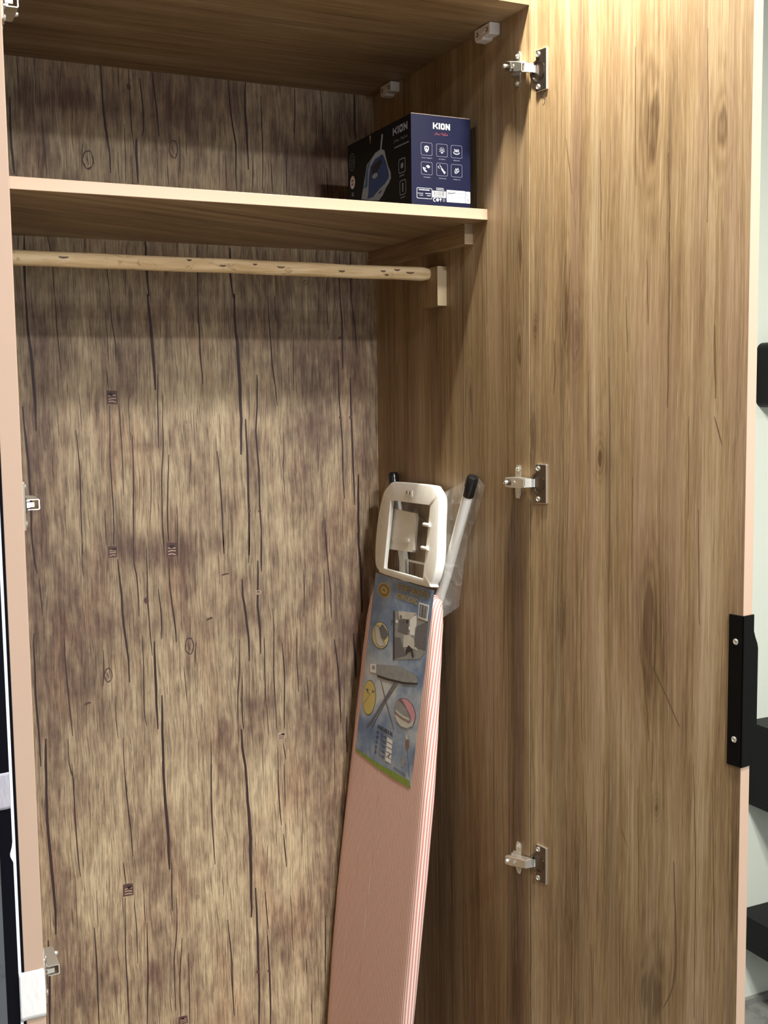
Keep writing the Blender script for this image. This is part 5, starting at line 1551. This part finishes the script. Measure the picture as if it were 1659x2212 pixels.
for i in range(nx_ + 1):
    row = []
    for j in range(ny_ + 1):
        s, t = i / nx_, j / ny_
        v = bm.verts.new(bp(LU(s, t), LV(s, t), .0005))
        v[la] = (s, t, 0)
        row.append(v)
    gv.append(row)
for i in range(nx_):
    for j in range(ny_):
        bm.faces.new((gv[i][j], gv[i + 1][j], gv[i + 1][j + 1], gv[i][j + 1]))
lab = obj('paper_label', bm, M_LABEL, ib, recalc=False)
lab['label'] = 'blue cloudy printed label with gold lettering and small pictures'
gm = plain('gold_print', (.52, .40, .13), .35, var=.2, scale=120)
LM = (gm, plain('label_white', (.78, .79, .80), .4), plain('label_black', (.02, .02, .022), .4), plain('label_cream', (.66, .58, .30), .4, var=.2), plain('label_slate', (.13, .13, .15), .4, var=.25, scale=200),
      plain('label_pale', (.56, .56, .52), .4, var=.2), plain('label_pink', (.62, .30, .36), .4, var=.15), plain('label_mid_grey', (.27, .28, .29), .4, var=.4, scale=90), plain('label_green', (.20, .30, .035), .4, var=.4, scale=120),
      plain('label_brown', (.20, .13, .11), .4, var=.3, scale=150), plain('label_yellow', (.62, .50, .16), .4, var=.12), plain('label_bronze', (.23, .16, .06), .35, var=.4, scale=120), plain('label_navy', (.03, .05, .10), .4))
GOLD, WHI, BLK, CRE, SLA, PAL, PIN, MID, GRN, BRN, YEL, BRZ, NAV = range(13)
Q = LABEL


def lp(k, lay, mi):
    flat_poly(bm, Q[k], lm, lay, mi)


def lell(k, lay, mi, f=1.0):
    p = Q[k]
    s0, s1 = min(a for a, b in p), max(a for a, b in p)
    t0, t1 = min(b for a, b in p), max(b for a, b in p)
    flat_ell(bm, (s0 + s1) / 2, (t0 + t1) / 2, (s1 - s0) / 2 * f, (t1 - t0) / 2 * f, lm, lay, mi, n=36)


def ltext(k, body, mi, bold=0.0, lay=2, grow=1.0):
    p = Q[k]
    s0, s1 = min(a for a, b in p), max(a for a, b in p)
    t0, t1 = min(b for a, b in p), max(b for a, b in p)
    flat_text(bm, body, s0, s1, -t1, -t0, lambda a, b, l: lm(a, -b, l), lay, mi, bold)


bm = bmesh.new()
lell('emblem', 1, GOLD)
lell('emblem', 2, BRZ, .86)
lell('emblem', 3, GOLD, .50)
e_ = Q['emblem']
flat_stroke(bm, [((e_[0][0] + e_[2][0]) / 2 - .03, (e_[1][1] + e_[3][1]) / 2 - .004), ((e_[0][0] + e_[2][0]) / 2 + .03, (e_[1][1] + e_[3][1]) / 2 + .003)], .012, lm, 4, BRZ)
obj('emblem', bm, LM, lab, recalc=False)
bm = bmesh.new()
ltext('title1', 'OF EVERY DESCRIPTION', BRZ, .022, 2)
ltext('title1', 'OF EVERY DESCRIPTION', GOLD, .0, 3)
ltext('title2', 'IRONING BOARD', BRZ, .022, 2)
ltext('title2', 'IRONING BOARD', GOLD, .0, 3)
obj('title_lettering', bm, LM, lab, recalc=False)
bm = bmesh.new()
ltext('avail', 'AVAILABLE IN.', BLK, .03)
obj('heading_lettering', bm, LM, lab, recalc=False)
bm = bmesh.new()
ltext('china', 'MADE IN CHINA', NAV)
obj('origin_lettering', bm, LM, lab, recalc=False)
for i, tx in enumerate(('48 * 15 inch', '48 * 13 inch', '42 * 13 inch', '42 * 12 inch', '36 * 12 inch')):
    bm = bmesh.new()
    (s0, t0), (s1, t1) = Q['row%d' % i]
    tm = (t0 + t1) / 2
    flat_text(bm, tx, s0, s1, -tm - .011, -tm + .011, lambda a, b, l: lm(a, -b, l), 2, NAV, .02)
    obj('size_lettering', bm, LM, lab, recalc=False)
bm = bmesh.new()
lp('white', 4, WHI)
s0, t0 = Q['bar'][0]
lp('bar', 5, SLA)
pw = Q['white']
for k in range(9):
    f = .14 + .09 * k
    a = (pw[0][0] + (pw[1][0] - pw[0][0]) * f, pw[0][1] + .006)
    b = (pw[3][0] + (pw[2][0] - pw[3][0]) * f, pw[3][1] - .010)
    flat_stroke(bm, [a, b], .008 if k % 3 else .016, lm, 6, SLA)
obj('bar_code', bm, LM, lab, recalc=False)
bm = bmesh.new()
lp('room', 1, MID)
for k, m_ in (('roomceil', PAL), ('roomwall', SLA), ('roomwhite', WHI), ('roomfloor', PAL), ('sofa', SLA), ('chair', SLA), ('table', BLK)):
    lp(k, 2 if k != 'table' else 3, m_)
r_ = Q['room']
flat_stroke(bm, [r_[0], r_[4]], .022, lm, 3, BLK)
for k in range(6):
    flat_ell(bm, .40 + .06 * k + random.uniform(-.02, .02), .20 + random.uniform(-.02, .03), .018, .010, lm, 3, random.choice((SLA, WHI, BLK)), n=9)
obj('room_picture', bm, LM, lab, recalc=False)
bm = bmesh.new()
lell('oval1', 1, BLK)
lell('oval1', 2, CRE, .96)
lp('sock', 3, PAL)
lp('cloth', 4, SLA)
flat_stroke(bm, Q['sock'] + Q['sock'][:1], .006, lm, 4, MID)
obj('oval_picture', bm, LM, lab, recalc=False)
bm = bmesh.new()
lell('oval2', 1, BLK)
lell('oval2', 2, YEL, .965)
for k in ('clip1', 'clip2'):
    lp(k, 3, SLA)
flat_stroke(bm, Q['clip3'], .008, lm, 3, MID)
flat_stroke(bm, Q['clip4'], .006, lm, 3, CRE)
obj('oval_picture', bm, LM, lab, recalc=False)
bm = bmesh.new()
lell('oval3', 1, BLK)
lell('oval3', 2, PIN, .965)
lp('tipwhite', 3, PAL)
lp('tip', 4, MID)
lp('tipdark', 5, SLA)
tq = Q['tip']
flat_stroke(bm, [(tq[8][0] + .02, tq[8][1]), (tq[7][0], tq[7][1] - .015), (tq[6][0], tq[6][1] - .012), (tq[4][0] - .02, tq[4][1] - .01)], .012, lm, 5, PAL)
obj('oval_picture', bm, LM, lab, recalc=False)
bm = bmesh.new()
flat_stroke(bm, Q['leg1'], .012, lm, 1, SLA, taper=True)
flat_stroke(bm, Q['leg2'], .017, lm, 2, SLA)
flat_stroke(bm, Q['leg3'], .010, lm, 2, SLA)
lp('bdunder', 3, BLK)
lp('bd', 4, MID)
lp('restsq', 3, WHI)
lp('restin', 4, MID)
obj('board_picture', bm, LM, lab, recalc=False)
bm = bmesh.new()
for i in range(5):
    bm = bmesh.new()
    lp('chk%d' % i, 2, WHI)
    if i == 3:
        flat_stroke(bm, Q['tick'], .008, lm, 3, BLK)
    obj('check_box', bm, LM, lab, recalc=False)
bm = bmesh.new()
lp('flower1', 1, BRN)
lp('petal', 2, PAL)
flat_stroke(bm, Q['stem'], .006, lm, 1, SLA)
obj('flower_picture', bm, LM, lab, recalc=False)
bm = bmesh.new()
lp('flower2', 1, MID)
obj('flower_picture', bm, LM, lab, recalc=False)
bm = bmesh.new()
lp('green', 1, GRN)
obj('green_border', bm, LM, lab, recalc=False)

# clear plastic film still stretched round the head of the board and the leg caps
g = G('clear_film')
tc = g.n('ShaderNodeTexCoord', out=3)
wr = g.noise(tc, 26, 3, .55, 1.2)
b1 = g.t.nodes.new('ShaderNodeBsdfTransparent')
b1.inputs[0].default_value = (.985, .98, .97, 1)
b2 = g.t.nodes.new('ShaderNodeBsdfPrincipled')
b2.inputs['Base Color'].default_value = (.75, .74, .72, 1)
b2.inputs['Roughness'].default_value = .18
bn = g.t.nodes.new('ShaderNodeBump')
bn.inputs['Distance'].default_value = .004
bn.inputs['Strength'].default_value = .8
g.t.links.new(wr, bn.inputs['Height'])
g.t.links.new(bn.outputs[0], b2.inputs['Normal'])
ms = g.t.nodes.new('ShaderNodeMixShader')
g.put(ms.inputs[0], g.rng(wr, .45, .75, .015, .12))
g.t.links.new(b1.outputs[0], ms.inputs[1])
g.t.links.new(b2.outputs[0], ms.inputs[2])
om = g.t.nodes.new('ShaderNodeOutputMaterial')
g.t.links.new(ms.outputs[0], om.inputs[0])
M_FILM = g.m
M_FILM2 = M_FILM.copy()
M_FILM2.name = 'bunched_clear_film'
for nd in M_FILM2.node_tree.nodes:
    if nd.type == 'MAP_RANGE':
        nd.inputs[3].default_value, nd.inputs[4].default_value = .13, .42


def film(name, A, B_, n=14, amp=.0012, mat=None):
    """a wrinkled sheet ruled between two polylines"""
    bm = bmesh.new()
    rows = []
    ev = lambda P, t: Vector(P[min(int(t * (len(P) - 1)), len(P) - 2)]).lerp(Vector(P[min(int(t * (len(P) - 1)), len(P) - 2) + 1]), t * (len(P) - 1) - min(int(t * (len(P) - 1)), len(P) - 2))
    for i in range(25):
        a, b = ev(A, i / 24), ev(B_, i / 24)
        rows.append([bm.verts.new(a.lerp(b, j / n) + Vector((amp * noise.noise((i * .5, j * .6, 5)), 0, 0)) - IO) for j in range(n + 1)])
    for r0, r1 in zip(rows, rows[1:]):
        for j in range(n):
            bm.faces.new((r0[j], r0[j + 1], r1[j + 1], r1[j]))
    return obj(name, bm, mat or M_FILM, ib, True)


ru = lambda u, v, n: tuple(bp(u, v, n) + IO)
f1 = film('plastic_film', [ru(.250, .212, -.011), ru(.236, .17, -.012), ru(.231, .12, -.0125), ru(.230, .07, -.0125), ru(.236, .03, -.014), ru(.232, -.01, -.018)],
          [(-.0030, .1640, 1.4020), (-.0024, .1330, 1.3880), (-.0024, .1590, 1.3379), (-.0024, .1900, 1.2949), (-.0024, .2060, 1.2525), (-.0030, .2150, 1.2103), (-.0040, .2250, 1.1663)], mat=M_FILM2)
f1['label'] = 'clear film stretched from the rest to the leg cap'
film('plastic_film', [ru(.452, .212, -.011), ru(.478, .16, -.012), ru(.484, .11, -.0125), ru(.480, .06, -.0125), ru(.500, .0, -.012)],
     [(-.0225, .4720, 1.3860), (-.0235, .4850, 1.3500), (-.0240, .4950, 1.2900), (-.0245, .5030, 1.2300), (-.0250, .5120, 1.1600)], mat=M_FILM2)
film('plastic_film', [ru(.440, .2150, .0062), ru(.470, .17, .0062), ru(.482, .11, .0062), ru(.466, .052, .0062)], [ru(.268, .2185, .0062), ru(.243, .17, .0062), ru(.231, .11, .0062), ru(.240, .055, .0062)], 14, .0004)

# ------------------------------------------------------------------ beyond the right-hand door: shelves and a black speaker on the white wall
M_LACQ = plain('black_lacquer', (0.0025, 0.0025, 0.003), 0.42, 0, .16, var=.1)


def wall_shelf(x0, x1, z0, z1, y0, label):
    t = thing('wall_shelf', label, 'shelf', ((x0 + x1) / 2, .58, z0))
    o_ = Vector(t.location)
    k = .018
    for nm, b in (('top_board', (x0, x1, y0, .5798, z1 - k, z1)), ('bottom_board', (x0, x1, y0, .5798, z0, z0 + k)), ('side_board', (x0, x0 + k, y0, .5798, z0 + k, z1 - k)), ('side_board', (x1 - k, x1, y0, .5798, z0 + k, z1 - k)), ('front_board', (x0 + k, x1 - k, y0 + .001, y0 + .019, z0 + k, z1 - k))):
        bm = bmesh.new()
        box(bm, *b, .0006)
        tf(bm, Matrix.Translation(-o_))
        obj(nm, bm, M_LACQ, t)


wall_shelf(1.0, 2.1, .528, .735, .26, 'thick black wall shelf, the upper one, on the white wall beyond the right-hand door')
wall_shelf(.98, 2.1, .168, .253, .26, 'thinner black wall shelf near the floor beyond the right-hand door')
sp = thing('wall_speaker', 'small rounded black speaker box mounted on the white wall', 'speaker', (1.12, .58, 1.504))
o_ = Vector(sp.location)
bm = bmesh.new()
pr = rrect(1.013, 1.235, 1.504, 1.658, .020, 6)
sq = lambda f: [(1.124 + (a - 1.124) * f, 1.581 + (b - 1.581) * f) for a, b in pr]
loft(bm, [[(a, .5798, b) for a, b in pr], [(a, .528, b) for a, b in pr], [(a, .522, b) for a, b in sq(.985)], [(a, .520, b) for a, b in sq(.95)]])
tf(bm, Matrix.Translation(-o_))
obj('housing', bm, M_LACQ, sp)
bm = bmesh.new()
loft(bm, [[(a, .5205, b) for a, b in sq(.90)], [(a, .5188, b) for a, b in sq(.885)]])
tf(bm, Matrix.Translation(-o_))
obj('grille', bm, M_BLACK, sp)
